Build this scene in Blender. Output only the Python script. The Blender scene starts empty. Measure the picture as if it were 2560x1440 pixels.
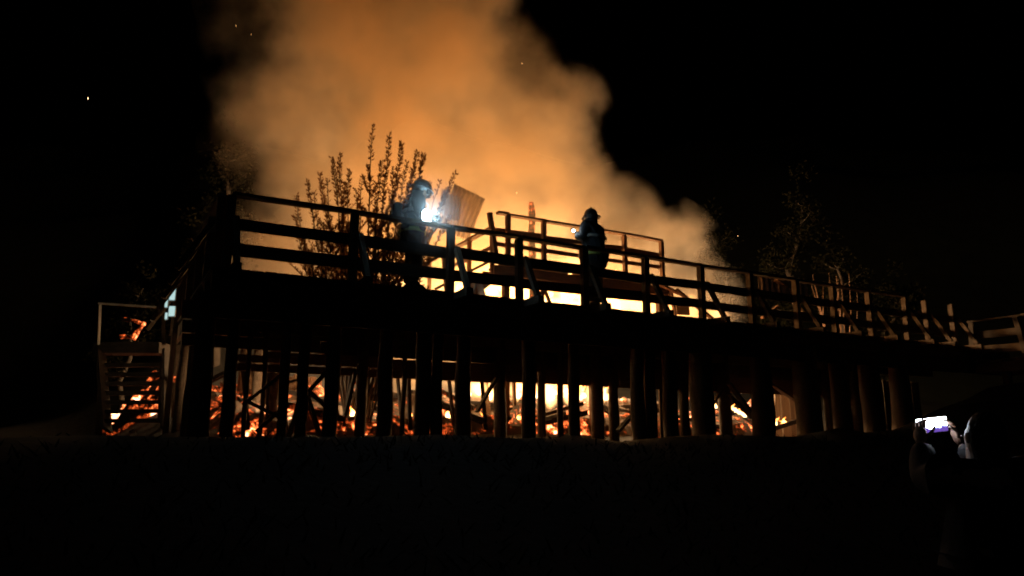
import bpy, bmesh, math, random
from mathutils import Vector, Matrix, Quaternion, noise
R = math.radians
random.seed(7)
scene = bpy.context.scene
COL = scene.collection

# ------------------------------------------------------------------ camera
F_PX = 1800.0
PITCH = R(11.63)
EYE = Vector((0, 0, 1.6))
cam_d = bpy.data.cameras.new('camera')
cam_d.sensor_width = 36.0
cam_d.lens = 36.0 * F_PX / 2560.0
cam_d.clip_end = 3000
cam_d.clip_start = 0.05
cam = bpy.data.objects.new('camera', cam_d)
cam.location = EYE
cam.rotation_euler = (R(90) + PITCH, 0, 0)
COL.objects.link(cam)
scene.camera = cam

# ------------------------------------------------------------------ world: night sky
world = bpy.data.worlds.new('World')
scene.world = world
world.use_nodes = True
wn = world.node_tree
bg = wn.nodes['Background']
sky = wn.nodes.new('ShaderNodeTexSky')
sky.sky_type = 'NISHITA'
sky.sun_disc = False
sky.sun_elevation = R(-6)
sky.sun_rotation = R(200)
wn.links.new(sky.outputs[0], bg.inputs[0])
bg.inputs[1].default_value = 0.05
moon_d = bpy.data.lights.new('moon', 'SUN')
moon_d.energy = 0.004
moon_d.angle = R(0.5)
moon_d.color = (0.75, 0.85, 1.0)
moon = bpy.data.objects.new('moon', moon_d)
moon.rotation_euler = (R(55), 0, R(-30))
COL.objects.link(moon)

# ------------------------------------------------------------------ render
scene.view_settings.view_transform = 'Standard'
scene.view_settings.look = 'None'
scene.view_settings.exposure = 0.0
scene.view_settings.gamma = 1.0
scene.view_settings.use_curve_mapping = False
scene.render.engine = 'CYCLES'
cy = scene.cycles
cy.use_denoising = True
try:
    cy.denoiser = 'OPENIMAGEDENOISE'
except Exception:
    pass
cy.filter_width = 1.9
cy.use_adaptive_sampling = True
cy.adaptive_threshold = 0.03
cy.max_bounces = 6
cy.diffuse_bounces = 3
cy.glossy_bounces = 2
cy.transmission_bounces = 3
cy.transparent_max_bounces = 8
cy.volume_bounces = 1
cy.sample_clamp_indirect = 4.0
cy.volume_max_steps = 256

# ------------------------------------------------------------------ frame of the boardwalk
AZ = R(60.58)
SC = 1.0 / 1.1                                  # rail height 1.0 m
D = Vector((math.sin(AZ), math.cos(AZ), 0))     # along the boardwalk
N = Vector((-math.cos(AZ), math.sin(AZ), 0))    # towards the fire
P0 = Vector((-3.922, 9.323, 0)) * SC
DECK = 1.6 + 2.195 * SC                         # top of the deck planks


def L(s, t, z):
    return P0 + D * s + N * t + Vector((0, 0, z))


def ray(px, py):
    u = (px - 1280) / F_PX
    v = -(py - 720) / F_PX
    c, s = math.cos(PITCH), math.sin(PITCH)
    return Vector((u, c - v * s, s + v * c))


def at_t(px, py, t):                            # pixel -> (s, z) on the upright plane t
    d = ray(px, py)
    k = (t - (EYE - P0).dot(N)) / d.dot(N)
    p = EYE + d * k
    return (p - P0).dot(D), p.z


def at_y(px, py, y):
    d = ray(px, py)
    return EYE + d * (y / d.y)


def st(p):
    q = p - P0
    return q.dot(D), q.dot(N)


def smooth(a, b, x):
    x = max(0.0, min(1.0, (x - a) / (b - a)))
    return x * x * (3 - 2 * x)


def ground_z(x, y):
    s, t = st(Vector((x, y, 0)))
    z = 1.63 * smooth(-8.5, -0.7, t) + 0.06 * smooth(-0.5, 2.4, t) - 0.22 * smooth(-0.7, 0.5, t) * smooth(3.0, 2.0, t)
    z += 0.70 * smooth(2.4, 8.5, t) * smooth(-2.2, 0.6, s)
    z += max(0, t - 9.0) * 0.22 * smooth(-3, 4, s) + 0.30 * max(0, t - 16) * smooth(-6, 4, s)
    z += 1.2 * smooth(11, 17, s) * smooth(-9, -1.5, t)
    z -= (0.55 * smooth(1.0, -1.5, s) + 1.1 * smooth(11.5, 14, s)) * smooth(-0.5, 1.5, t) * smooth(20, 12, t)
    z += 0.11 * smooth(-3, -.6, t) * smooth(1.2, .2, t) * noise.noise(Vector((x * .8, y * .8, 11.0)))
    z += 0.10 * noise.noise(Vector((x * 0.35, y * 0.35, 3.1))) + 0.04 * noise.noise(Vector((x * 1.3, y * 1.3, 7.7)))
    return z


# ------------------------------------------------------------------ materials
MATS = {}


def mat(name, build):
    if name in MATS:
        return MATS[name]
    m = bpy.data.materials.new(name)
    m.use_nodes = True
    nt = m.node_tree
    nt.nodes.clear()
    out = nt.nodes.new('ShaderNodeOutputMaterial')
    build(m, nt, out)
    MATS[name] = m
    return m


def nd(nt, t, **kw):
    n = nt.nodes.new(t)
    for k, v in kw.items():
        setattr(n, k, v)
    return n


def ramp(nt, fac, stops):
    r = nd(nt, 'ShaderNodeValToRGB')
    el = r.color_ramp.elements
    while len(el) < len(stops):
        el.new(0.5)
    for e, (p, c) in zip(el, stops):
        e.position = p
        e.color = (c[0], c[1], c[2], 1)
    nt.links.new(fac, r.inputs[0])
    return r


def rough_mat(name, c1, c2, scale=6.0, stretch=(1, 1, 1), rough=0.8, bump=0.3, metal=0.0, spec=0.3, bscale=None):
    def b(m, nt, out):
        tc = nd(nt, 'ShaderNodeTexCoord')
        oi = nd(nt, 'ShaderNodeObjectInfo')
        mp = nd(nt, 'ShaderNodeMapping')
        mp.inputs['Scale'].default_value = stretch
        add = nd(nt, 'ShaderNodeVectorMath', operation='ADD')
        nt.links.new(tc.outputs['Object'], mp.inputs[0])
        nt.links.new(mp.outputs[0], add.inputs[0])
        sc_ = nd(nt, 'ShaderNodeMath', operation='MULTIPLY')
        sc_.inputs[1].default_value = 37.0
        nt.links.new(oi.outputs['Random'], sc_.inputs[0])
        nt.links.new(sc_.outputs[0], add.inputs[1])
        n1 = nd(nt, 'ShaderNodeTexNoise')
        n1.inputs['Scale'].default_value = scale
        n1.inputs['Detail'].default_value = 6
        n1.inputs['Roughness'].default_value = 0.65
        nt.links.new(add.outputs[0], n1.inputs[0])
        rp = ramp(nt, n1.outputs[0], [(0.3, c1), (0.7, c2)])
        # per-piece tint
        hv = nd(nt, 'ShaderNodeHueSaturation')
        mr = nd(nt, 'ShaderNodeMapRange')
        mr.inputs[3].default_value = 0.7
        mr.inputs[4].default_value = 1.25
        nt.links.new(oi.outputs['Random'], mr.inputs[0])
        nt.links.new(mr.outputs[0], hv.inputs['Value'])
        nt.links.new(rp.outputs[0], hv.inputs['Color'])
        p = nd(nt, 'ShaderNodeBsdfPrincipled')
        p.inputs['Roughness'].default_value = rough
        p.inputs['Metallic'].default_value = metal
        p.inputs['Specular IOR Level'].default_value = spec
        nt.links.new(hv.outputs[0], p.inputs['Base Color'])
        n2 = nd(nt, 'ShaderNodeTexNoise')
        n2.inputs['Scale'].default_value = bscale or scale * 3
        n2.inputs['Detail'].default_value = 4
        nt.links.new(add.outputs[0], n2.inputs[0])
        bp = nd(nt, 'ShaderNodeBump')
        bp.inputs['Strength'].default_value = bump
        bp.inputs['Distance'].default_value = 0.02
        nt.links.new(n2.outputs[0], bp.inputs['Height'])
        nt.links.new(bp.outputs[0], p.inputs['Normal'])
        nt.links.new(p.outputs[0], out.inputs[0])
    return mat(name, b)


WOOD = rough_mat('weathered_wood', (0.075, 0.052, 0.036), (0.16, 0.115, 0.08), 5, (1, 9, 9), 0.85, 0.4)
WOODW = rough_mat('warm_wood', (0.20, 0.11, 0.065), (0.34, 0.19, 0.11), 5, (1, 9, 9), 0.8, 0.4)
CHAR = rough_mat('charred_wood', (0.012, 0.010, 0.009), (0.05, 0.04, 0.034), 9, (1, 4, 4), 0.9, 0.8)
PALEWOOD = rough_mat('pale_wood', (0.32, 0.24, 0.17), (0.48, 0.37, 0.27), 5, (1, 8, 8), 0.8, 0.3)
BARK = rough_mat('bark', (0.03, 0.022, 0.016), (0.07, 0.052, 0.04), 10, (1, 1, 0.3), 0.9, 0.6)
METAL = rough_mat('scorched_zinc', (0.16, 0.12, 0.10), (0.42, 0.36, 0.31), 2.2, (1, 1, 1), 0.55, 0.1, 0.6)
SOIL = rough_mat('dark_soil', (0.008, 0.0065, 0.005), (0.022, 0.017, 0.012), 1.5, (1, 1, 1), 0.95, 0.8, bscale=9)
HILLM = rough_mat('hill_brush', (0.012, 0.014, 0.008), (0.035, 0.038, 0.02), 0.7, (1, 1, 1), 0.95, 0.9, bscale=4)
WHITEPAINT = rough_mat('white_paint', (0.66, 0.68, 0.66), (0.80, 0.82, 0.80), 3, (1, 1, 1), 0.6, 0.1)
CLOTHBLUE = rough_mat('pale_blue_sheet', (0.45, 0.52, 0.60), (0.62, 0.68, 0.76), 3, (1, 1, 1), 0.7, 0.2)
TURNOUT = rough_mat('turnout_fabric', (0.035, 0.045, 0.052), (0.075, 0.088, 0.10), 8, (1, 1, 1), 0.85, 0.4)
JACKETD = rough_mat('dark_jacket', (0.010, 0.011, 0.014), (0.03, 0.03, 0.035), 8, (1, 1, 1), 0.8, 0.3)
RUBBER = rough_mat('black_rubber', (0.012, 0.012, 0.012), (0.03, 0.03, 0.03), 8, (1, 1, 1), 0.6, 0.2)
HELM = rough_mat('helmet_shell', (0.50, 0.53, 0.54), (0.66, 0.69, 0.70), 6, (1, 1, 1), 0.35, 0.05, spec=0.5)
HELMD = rough_mat('dark_helmet_shell', (0.05, 0.045, 0.04), (0.11, 0.095, 0.08), 6, (1, 1, 1), 0.4, 0.05, spec=0.5)
VISOR = rough_mat('visor', (0.01, 0.012, 0.014), (0.02, 0.022, 0.025), 3, (1, 1, 1), 0.15, 0.0, spec=0.6)
LIME = rough_mat('lime_reflective', (0.45, 0.62, 0.12), (0.60, 0.75, 0.22), 12, (1, 1, 1), 0.5, 0.1)
SILVER = rough_mat('silver_tape', (0.55, 0.56, 0.56), (0.7, 0.7, 0.7), 12, (1, 1, 1), 0.4, 0.1)
SKIN = rough_mat('skin', (0.42, 0.26, 0.19), (0.52, 0.34, 0.26), 14, (1, 1, 1), 0.55, 0.1)
HAIR = rough_mat('dark_hair', (0.012, 0.010, 0.008), (0.03, 0.025, 0.02), 20, (1, 1, 0.2), 0.6, 0.5)
PLASTIC = rough_mat('black_plastic', (0.012, 0.012, 0.013), (0.022, 0.022, 0.024), 8, (1, 1, 1), 0.4, 0.05)
EYE_M = rough_mat('eye', (0.5, 0.5, 0.5), (0.55, 0.55, 0.55), 5, (1, 1, 1), 0.2, 0.0)


def leaf_mat(name, c1, c2, trans=0.5):
    def b(m, nt, out):
        oi = nd(nt, 'ShaderNodeTexCoord')
        n1 = nd(nt, 'ShaderNodeTexNoise')
        n1.inputs['Scale'].default_value = 4.0
        n1.inputs['Detail'].default_value = 4
        nt.links.new(oi.outputs['Object'], n1.inputs[0])
        rp = ramp(nt, n1.outputs[0], [(0.3, c1), (0.7, c2)])
        d = nd(nt, 'ShaderNodeBsdfDiffuse')
        t = nd(nt, 'ShaderNodeBsdfTranslucent')
        mx = nd(nt, 'ShaderNodeMixShader')
        mx.inputs[0].default_value = trans
        nt.links.new(rp.outputs[0], d.inputs[0])
        nt.links.new(rp.outputs[0], t.inputs[0])
        nt.links.new(d.outputs[0], mx.inputs[1])
        nt.links.new(t.outputs[0], mx.inputs[2])
        nt.links.new(mx.outputs[0], out.inputs[0])
    return mat(name, b)


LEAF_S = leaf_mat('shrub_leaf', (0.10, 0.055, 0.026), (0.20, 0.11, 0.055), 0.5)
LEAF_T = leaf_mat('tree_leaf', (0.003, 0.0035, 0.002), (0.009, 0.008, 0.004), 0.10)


def emit_mat(name, col, strength):
    def b(m, nt, out):
        e = nd(nt, 'ShaderNodeEmission')
        e.inputs[0].default_value = (*col, 1)
        e.inputs[1].default_value = strength
        nt.links.new(e.outputs[0], out.inputs[0])
    return mat(name, b)


def flame_build(m, nt, out):
    # hot white-yellow core, orange ragged tips that thin out
    tc = nd(nt, 'ShaderNodeTexCoord')
    n1 = nd(nt, 'ShaderNodeTexNoise')
    n1.inputs['Scale'].default_value = 3.0
    n1.inputs['Detail'].default_value = 3
    nt.links.new(tc.outputs['Object'], n1.inputs[0])
    sp = nd(nt, 'ShaderNodeSeparateXYZ')
    nt.links.new(tc.outputs['Generated'], sp.inputs[0])
    a = nd(nt, 'ShaderNodeMath', operation='SUBTRACT')
    nt.links.new(n1.outputs[0], a.inputs[0])
    k = nd(nt, 'ShaderNodeMath', operation='MULTIPLY')
    k.inputs[1].default_value = 0.55
    nt.links.new(sp.outputs[2], k.inputs[0])
    nt.links.new(k.outputs[0], a.inputs[1])
    rp = ramp(nt, a.outputs[0], [(0.0, (1.0, 0.22, 0.03)), (0.25, (1.0, 0.45, 0.12)), (0.5, (1.0, 0.66, 0.30))])
    e = nd(nt, 'ShaderNodeEmission')
    nt.links.new(rp.outputs[0], e.inputs[0])
    e.inputs[1].default_value = 9.0
    tr = nd(nt, 'ShaderNodeBsdfTransparent')
    lw = nd(nt, 'ShaderNodeLayerWeight')
    lw.inputs[0].default_value = 0.35
    mr = nd(nt, 'ShaderNodeMapRange')
    mr.inputs[1].default_value = 0.25
    mr.inputs[2].default_value = 0.8
    nt.links.new(lw.outputs['Facing'], mr.inputs[0])
    mx = nd(nt, 'ShaderNodeMixShader')
    nt.links.new(mr.outputs[0], mx.inputs[0])
    nt.links.new(e.outputs[0], mx.inputs[1])
    nt.links.new(tr.outputs[0], mx.inputs[2])
    nt.links.new(mx.outputs[0], out.inputs[0])


FLAME = mat('flame', flame_build)


def ember_mat(name, lo, hi, strength, scale=5.0, base=(0.015, 0.012, 0.010)):
    def b(m, nt, out):
        tc = nd(nt, 'ShaderNodeTexCoord')
        n1 = nd(nt, 'ShaderNodeTexNoise')
        n1.inputs['Scale'].default_value = scale
        n1.inputs['Detail'].default_value = 5
        n1.inputs['Roughness'].default_value = 0.7
        nt.links.new(tc.outputs['Object'], n1.inputs[0])
        n2 = nd(nt, 'ShaderNodeTexNoise')
        n2.inputs['Scale'].default_value = 0.9
        n2.inputs['Detail'].default_value = 2
        nt.links.new(tc.outputs['Object'], n2.inputs[0])
        ad = nd(nt, 'ShaderNodeMath', operation='MULTIPLY_ADD')
        ad.inputs[1].default_value = 0.6
        nt.links.new(n2.outputs[0], ad.inputs[0])
        sb = nd(nt, 'ShaderNodeMath', operation='SUBTRACT')
        sb.inputs[1].default_value = 0.3
        nt.links.new(n1.outputs[0], sb.inputs[0])
        nt.links.new(sb.outputs[0], ad.inputs[2])
        rp = ramp(nt, ad.outputs[0], [(lo, (0, 0, 0)), (lo + (hi - lo) * .35, (0.10, 0.012, 0.002)), (lo + (hi - lo) * .65, (0.55, 0.12, 0.03)), (hi, (1.0, 0.52, 0.30))])
        p = nd(nt, 'ShaderNodeBsdfPrincipled')
        p.inputs['Base Color'].default_value = (*base, 1)
        p.inputs['Roughness'].default_value = 0.95
        p.inputs['Emission Strength'].default_value = strength
        nt.links.new(rp.outputs[0], p.inputs['Emission Color'])
        bp = nd(nt, 'ShaderNodeBump')
        bp.inputs['Strength'].default_value = 0.8
        bp.inputs['Distance'].default_value = 0.05
        nt.links.new(n1.outputs[0], bp.inputs['Height'])
        nt.links.new(bp.outputs[0], p.inputs['Normal'])
        nt.links.new(p.outputs[0], out.inputs[0])
    return mat(name, b)


EMBER = ember_mat('ember_bed', 0.54, 0.76, 9.0, 5.0, (0.10, 0.07, 0.05))
EMBERLOG = ember_mat('glowing_char', 0.50, 0.74, 5.0, 7.0)

# ------------------------------------------------------------------ mesh building


class MB:
    def __init__(self):
        self.v = []
        self.f = []

    def add(self, vs, fs):
        b = len(self.v)
        self.v += [Vector(x) for x in vs]
        self.f += [tuple(b + i for i in f) for f in fs]
        return self

    def box(self, lo, hi):
        x0, y0, z0 = lo
        x1, y1, z1 = hi
        vs = [(x0, y0, z0), (x1, y0, z0), (x1, y1, z0), (x0, y1, z0), (x0, y0, z1), (x1, y0, z1), (x1, y1, z1), (x0, y1, z1)]
        return self.add(vs, [(0, 3, 2, 1), (4, 5, 6, 7), (0, 1, 5, 4), (1, 2, 6, 5), (2, 3, 7, 6), (3, 0, 4, 7)])

    def beam(self, p0, p1, w, h, up=Vector((0, 0, 1)), j=0.0):
        p0, p1 = Vector(p0), Vector(p1)
        d = (p1 - p0).normalized()
        if abs(d.dot(up)) > 0.98:
            up = N
        r = d.cross(up).normalized()
        u = r.cross(d).normalized()
        vs = []
        for p in (p0, p1):
            for a, c in ((-1, -1), (1, -1), (1, 1), (-1, 1)):
                q = p + r * (a * w / 2) + u * (c * h / 2)
                if j:
                    q += Vector((random.uniform(-j, j), random.uniform(-j, j), random.uniform(-j, j)))
                vs.append(q)
        return self.add(vs, [(3, 2, 1, 0), (4, 5, 6, 7), (0, 1, 5, 4), (1, 2, 6, 5), (2, 3, 7, 6), (3, 0, 4, 7)])

    def tube(self, pts, rad, n=8, cap=True):
        pts = [Vector(p) for p in pts]
        if not isinstance(rad, (list, tuple)):
            rad = [rad] * len(pts)
        b = len(self.v)
        prev = None
        for i, p in enumerate(pts):
            d = (pts[min(i + 1, len(pts) - 1)] - pts[max(i - 1, 0)]).normalized()
            if prev is None:
                a = Vector((0, 0, 1)) if abs(d.z) < 0.9 else Vector((1, 0, 0))
                prev = d.cross(a).normalized()
            else:
                prev = (prev - d * prev.dot(d)).normalized()
            q = d.cross(prev)
            for k in range(n):
                an = 2 * math.pi * k / n
                self.v.append(p + (prev * math.cos(an) + q * math.sin(an)) * rad[i])
        for i in range(len(pts) - 1):
            for k in range(n):
                k2 = (k + 1) % n
                self.f.append((b + i * n + k, b + i * n + k2, b + (i + 1) * n + k2, b + (i + 1) * n + k))
        if cap:
            self.f.append(tuple(b + k for k in reversed(range(n))))
            e = b + (len(pts) - 1) * n
            self.f.append(tuple(e + k for k in range(n)))
        return self

    def ell(self, c, r, n=12, m=8, rot=None):
        c = Vector(c)
        vs = []
        for i in range(m + 1):
            ph = math.pi * i / m
            for k in range(n):
                an = 2 * math.pi * k / n
                q = Vector((r[0] * math.sin(ph) * math.cos(an), r[1] * math.sin(ph) * math.sin(an), r[2] * math.cos(ph)))
                if rot:
                    q = rot @ q
                vs.append(c + q)
        fs = []
        for i in range(m):
            for k in range(n):
                k2 = (k + 1) % n
                fs.append((i * n + k, (i + 1) * n + k, (i + 1) * n + k2, i * n + k2))
        return self.add(vs, fs)

    def mesh(self, name, smooth_=False):
        me = bpy.data.meshes.new(name)
        me.from_pydata([tuple(v) for v in self.v], [], self.f)
        if smooth_:
            me.polygons.foreach_set('use_smooth', [True] * len(me.polygons))
        me.update()
        return me

    def build(self, name, m, parent=None, smooth_=False, clean=False):
        me = self.mesh(name, smooth_)
        if clean:
            bm = bmesh.new()
            bm.from_mesh(me)
            bmesh.ops.remove_doubles(bm, verts=bm.verts, dist=1e-5)
            bm.to_mesh(me)
            bm.free()
        return link(name, me, m, parent)


def link(name, me, m=None, parent=None):
    if m is not None and not me.materials:
        me.materials.append(m)
    o = bpy.data.objects.new(name, me)
    COL.objects.link(o)
    if parent is not None:
        o.parent = parent
        o.matrix_parent_inverse = PINV.get(parent.name, Matrix.Identity(4))
    return o


PINV = {}


def thing(name, loc, label, cat, group=None):
    o = bpy.data.objects.new(name, None)
    o.empty_display_size = 0.2
    COL.objects.link(o)
    o.location = loc
    PINV[o.name] = Matrix.Translation(Vector(loc)).inverted()
    return tag(o, label, cat, group)


def tag(o, label=None, cat=None, group=None, kind=None):
    if label:
        o['label'] = label
    if cat:
        o['category'] = cat
    if group:
        o['group'] = group
    if kind:
        o['kind'] = kind
    return o


def bbeam(name, p0, p1, w, h, m, parent, up=Vector((0, 0, 1)), j=0.004):
    """one squared timber as an object of its own, with its long axis as local X so the grain follows it"""
    p0, p1 = Vector(p0), Vector(p1)
    d = (p1 - p0)
    ln = d.length
    d.normalize()
    if abs(d.dot(up)) > 0.98:
        up = D
    yv = up.cross(d).normalized()
    zv = d.cross(yv)
    mb = MB()
    n = max(1, min(5, int(ln / 0.9)))
    ring = []
    for i in range(n + 1):
        x = ln * i / n
        ox, oz = (random.uniform(-j, j), random.uniform(-j, j))
        for a, c in ((-1, -1), (1, -1), (1, 1), (-1, 1)):
            ring.append(Vector((x + random.uniform(-j, j), a * w / 2 + ox + random.uniform(-j, j) * .5, c * h / 2 + oz + random.uniform(-j, j) * .5)))
    fs = [(3, 2, 1, 0)]
    for i in range(n):
        b = 4 * i
        for k in range(4):
            k2 = (k + 1) % 4
            fs.append((b + k, b + k2, b + 4 + k2, b + 4 + k))
    b = 4 * n
    fs.append((b, b + 1, b + 2, b + 3))
    mb.add(ring, fs)
    o = mb.build(name, m, parent)
    M = Matrix.Identity(4)
    for i in range(3):
        M[i][0], M[i][1], M[i][2], M[i][3] = d[i], yv[i], zv[i], p0[i]
    o.matrix_world = M
    if parent is not None:
        o.matrix_parent_inverse = Matrix.Identity(4)
        o.matrix_basis = Matrix.Translation(-parent.location) @ M
    return o


# ------------------------------------------------------------------ terrain
def build_ground():
    mb = MB()
    xs = [-400, -250, -150, -90, -60, -45] + [-36 + i * 0.8 for i in range(101)] + [52, 66, 90, 150, 250, 400]
    ys = [-300, -150, -60, -25, -10] + [-5 + i * 0.8 for i in range(66)] + [55, 66, 90, 150, 300, 600]
    for y in ys:
        for x in xs:
            xx, yy = max(-70, min(80, x)), max(-20, min(70, y))
            mb.v.append(Vector((x, y, ground_z(xx, yy))))
    w = len(xs)
    for j in range(len(ys) - 1):
        for i in range(w - 1):
            mb.f.append((j * w + i, j * w + i + 1, (j + 1) * w + i + 1, (j + 1) * w + i))
    o = mb.build('ground', SOIL, None, True)
    tag(o, 'dark earth slope rising from the foreground to the burning plot', 'ground', kind='structure')


build_ground()

# hillside behind
mb = MB()
for j in range(26):
    for i in range(61):
        x = -90 + i * 3.2
        y = 36 + j * 3.0
        h = ground_z(max(-70, min(80, x)), min(70, 36)) - 0.4 + (y - 36) * 0.55 + 3.0 * noise.noise(Vector((x * .05, y * .05, 1))) * smooth(36, 50, y)
        h += 7 * smooth(5, 50, x) * smooth(36, 60, y) + 6 * smooth(0, -50, x) * smooth(36, 60, y)
        mb.v.append(Vector((x, y, h)))
for j in range(25):
    for i in range(60):
        mb.f.append((j * 61 + i, j * 61 + i + 1, (j + 1) * 61 + i + 1, (j + 1) * 61 + i))
tag(mb.build('hillside', HILLM, None, True), 'steep black hillside rising behind the fire', 'hill', kind='structure')

# ------------------------------------------------------------------ boardwalk
POST_S = [x * SC for x in (0.12, 1.86, 3.43, 4.69, 6.01, 7.39, 8.77, 10.12, 11.48, 12.70, 13.95, 15.30)] + [at_t(px_, 880, 0)[0] for px_ in (2335, 2400)]
S_END = at_t(2412, 880, 0)[0]
WID = 2.1
bw = thing('boardwalk', L(S_END / 2, WID / 2, 1.4), 'long raised timber boardwalk on tall piles, its deck carrying both firefighters', 'boardwalk')
# deck planks (across the walk), shared mesh variants
plank_meshes = []
for k in range(5):
    m_ = MB()
    w_ = 0.145
    jj = [random.uniform(-0.012, 0.012) for _ in range(2)]
    m_.box((-w_ / 2, -0.06 + jj[0], -0.045), (w_ / 2, WID + 0.05 + jj[1], 0.0))
    me = m_.mesh('deck_plank')
    me.materials.append(WOOD)
    plank_meshes.append(me)


def plank_row(parent, s0, s1, origin, along, across):
    n = int((s1 - s0) / 0.157)
    for i in range(n):
        o = link('deck_plank', random.choice(plank_meshes), None, parent)
        p = origin + along * (s0 + (i + .5) * 0.157) + Vector((0, 0, DECK + random.uniform(-.004, .003)))
        M = Matrix.Identity(4)
        for a in range(3):
            M[a][0], M[a][1], M[a][3] = along[a], across[a], p[a]
        o.matrix_parent_inverse = Matrix.Identity(4)
        o.matrix_basis = Matrix.Translation(-parent.location) @ M


plank_row(bw, -0.08, S_END + 1.55, P0.copy(), D, N)
# edge and inner stringers under the planks
seg = [-0.05, 3.1, 6.2, 9.3, 12.4, 15.5, S_END + 1.85]
for t_, hgt in ((0.06, 0.24), (0.72, 0.2), (1.4, 0.2), (WID - 0.06, 0.24)):
    for a, b in zip(seg[:-1], seg[1:]):
        bbeam('stringer', L(a + .004, t_, DECK - 0.048 - hgt / 2), L(b - .004, t_, DECK - 0.048 - hgt / 2), 0.08, hgt, WOOD, bw)
# front cross-bearers (joists stick out under the railing braces)
JZ = DECK - 0.30
for s_ in POST_S:
    bbeam('outrigger_joist', L(s_ + 0.06, -0.46, DECK - 0.06), L(s_ + 0.06, -0.03, DECK - 0.06), 0.10, 0.11, WOOD, bw)
# pile-head beams and lower ledgers of the front and back rows
for t_, zz in ((0.14, DECK - 0.39), (WID - 0.16, DECK - 0.39)):
    for a, b in zip(seg[:-1], seg[1:]):
        bbeam('cap_beam', L(a + .006, t_, zz), L(b - .006, t_, zz), 0.16, 0.19, WOOD, bw)
for a, b in zip(seg[:-1], seg[1:]):
    bbeam('fascia_board', L(a + .003, -0.012, DECK - .185), L(b - .003, -0.012, DECK - .185), 0.03, 0.26, WOOD, bw)
    bbeam('fascia_board', L(a + .003, -0.012, DECK - .47), L(b - .003, -0.012, DECK - .47), 0.03, 0.28, WOOD, bw)


def pile(parent, s_, t_, r, top, lean=0.0, mat_=None):
    w = L(s_, t_, 0)
    g = ground_z(w.x, w.y) - 0.4
    pts, rad = [], []
    for i in range(6):
        u = i / 5
        pts.append(L(s_ + lean * (1 - u) + random.uniform(-.014, .014), t_ + random.uniform(-.01, .01), g + (top - g) * u))
        rad.append(r * (1.08 - 0.16 * u) * random.uniform(.92, 1.07))
    o = MB().tube(pts, rad, 9).build('pile', mat_ or WOOD, parent, True)
    return o


# front row: dark bands of the photo (left px, right px) measured at the opening height
front = [(552, 590), (694, 722), (738, 771), (806, 848), (941, 982), (1034, 1076), (1076, 1108), (1137, 1178), (1305, 1341), (1422, 1450), (1579, 1612), (1612, 1640), (1660, 1692), (1732, 1780), (1884, 1926), (1996, 2042), (2085, 2118), (2160, 2195), (2235, 2268)]
for a, b in front:
    s_, _ = at_t((a + b) / 2, 1000, 0.14)
    s2, _ = at_t(b, 1000, 0.14)
    pile(bw, s_, 0.14, max(0.06, (s2 - s_) * math.sin(AZ) * 1.02), DECK - 0.30)
pile(bw, at_t(500, 1000, .14)[0], 0.14, 0.12, DECK - .3)
back = [(607, 620), (650, 661), (887, 920), (1001, 1016), (1234, 1266), (1353, 1364), (1393, 1409), (1477, 1508), (1522, 1547), (1700, 1721), (1798, 1825), (2060, 2075), (2128, 2146)]
for a, b in back:
    tt = WID - 0.16
    s_, _ = at_t((a + b) / 2, 1000, tt)
    s2, _ = at_t(b, 1000, tt)
    pile(bw, s_, tt, max(0.035, (s2 - s_) * math.sin(AZ) * 0.98), DECK - 0.30)


def px_beam(name, a, b, t_, w, h, m, parent, j=0.004):
    s0, z0 = at_t(a[0], a[1], t_)
    s1, z1 = at_t(b[0], b[1], t_)
    return bbeam(name, L(s0, t_, z0), L(s1, t_, z1), w, h, m, parent, up=N, j=j)


# diagonal braces between the piles
for a, b, t_ in [((608, 1012), (704, 938), 1.72), ((612, 1000), (705, 1046), 1.78), ((640, 1078), (706, 1020), 1.72),
                 ((700, 962), (745, 950), 1.72),
                 ((752, 1000), (815, 932), 0.30), ((752, 962), (818, 1018), 0.36), ((768, 985), (800, 1092), 0.30),
                 ((752, 988), (722, 1092), 0.42), ((862, 1040), (888, 930), 1.72),
                 ((1192, 1030), (1240, 946), 1.72), ((1545, 1078), (1588, 1030), 0.32),
                 ((1822, 958), (1900, 1062), 0.32), ((1820, 985), (1880, 1045), 1.72), ((1782, 1010), (1806, 968), 1.72),
                 ((1930, 962), (2000, 1008), 1.72)]:
    px_beam('brace', a, b, t_, 0.045, 0.10, WOOD, bw)
# skirt boards and walings on the back row of piles: warm bands over the bright gaps
def band(name, ya, yb, slope, m, gap_px=0, t_=WID - 0.035, xr=(455, 2190), n=5):
    for k in range(n):
        xa, xb = (xr[0] + (xr[1] - xr[0]) * q / n for q in (k, k + 1))
        jit = random.uniform(-2, 2)
        p = [at_t(x, y + slope * (x - 590) + jit, t_) for x, y in ((xa, ya), (xb, ya), (xb, yb), (xa, yb))]
        mb_ = MB()
        v_ = []
        for tt in (t_, t_ + .04):
            for (s_, z_) in p:
                v_.append(L(s_ + (0.004 if s_ == p[0][0] else -0.004), tt, z_))
        mb_.add(v_, [(0, 1, 2, 3), (7, 6, 5, 4), (0, 4, 5, 1), (1, 5, 6, 2), (2, 6, 7, 3), (3, 7, 4, 0)])
        mb_.build(name, m, bw)


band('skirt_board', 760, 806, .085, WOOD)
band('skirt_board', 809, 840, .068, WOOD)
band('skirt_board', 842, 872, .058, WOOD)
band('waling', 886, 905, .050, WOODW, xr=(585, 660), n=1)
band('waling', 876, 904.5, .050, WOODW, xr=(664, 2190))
band('waling', 907, 926, .046, WOODW, xr=(590, 2190))

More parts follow.
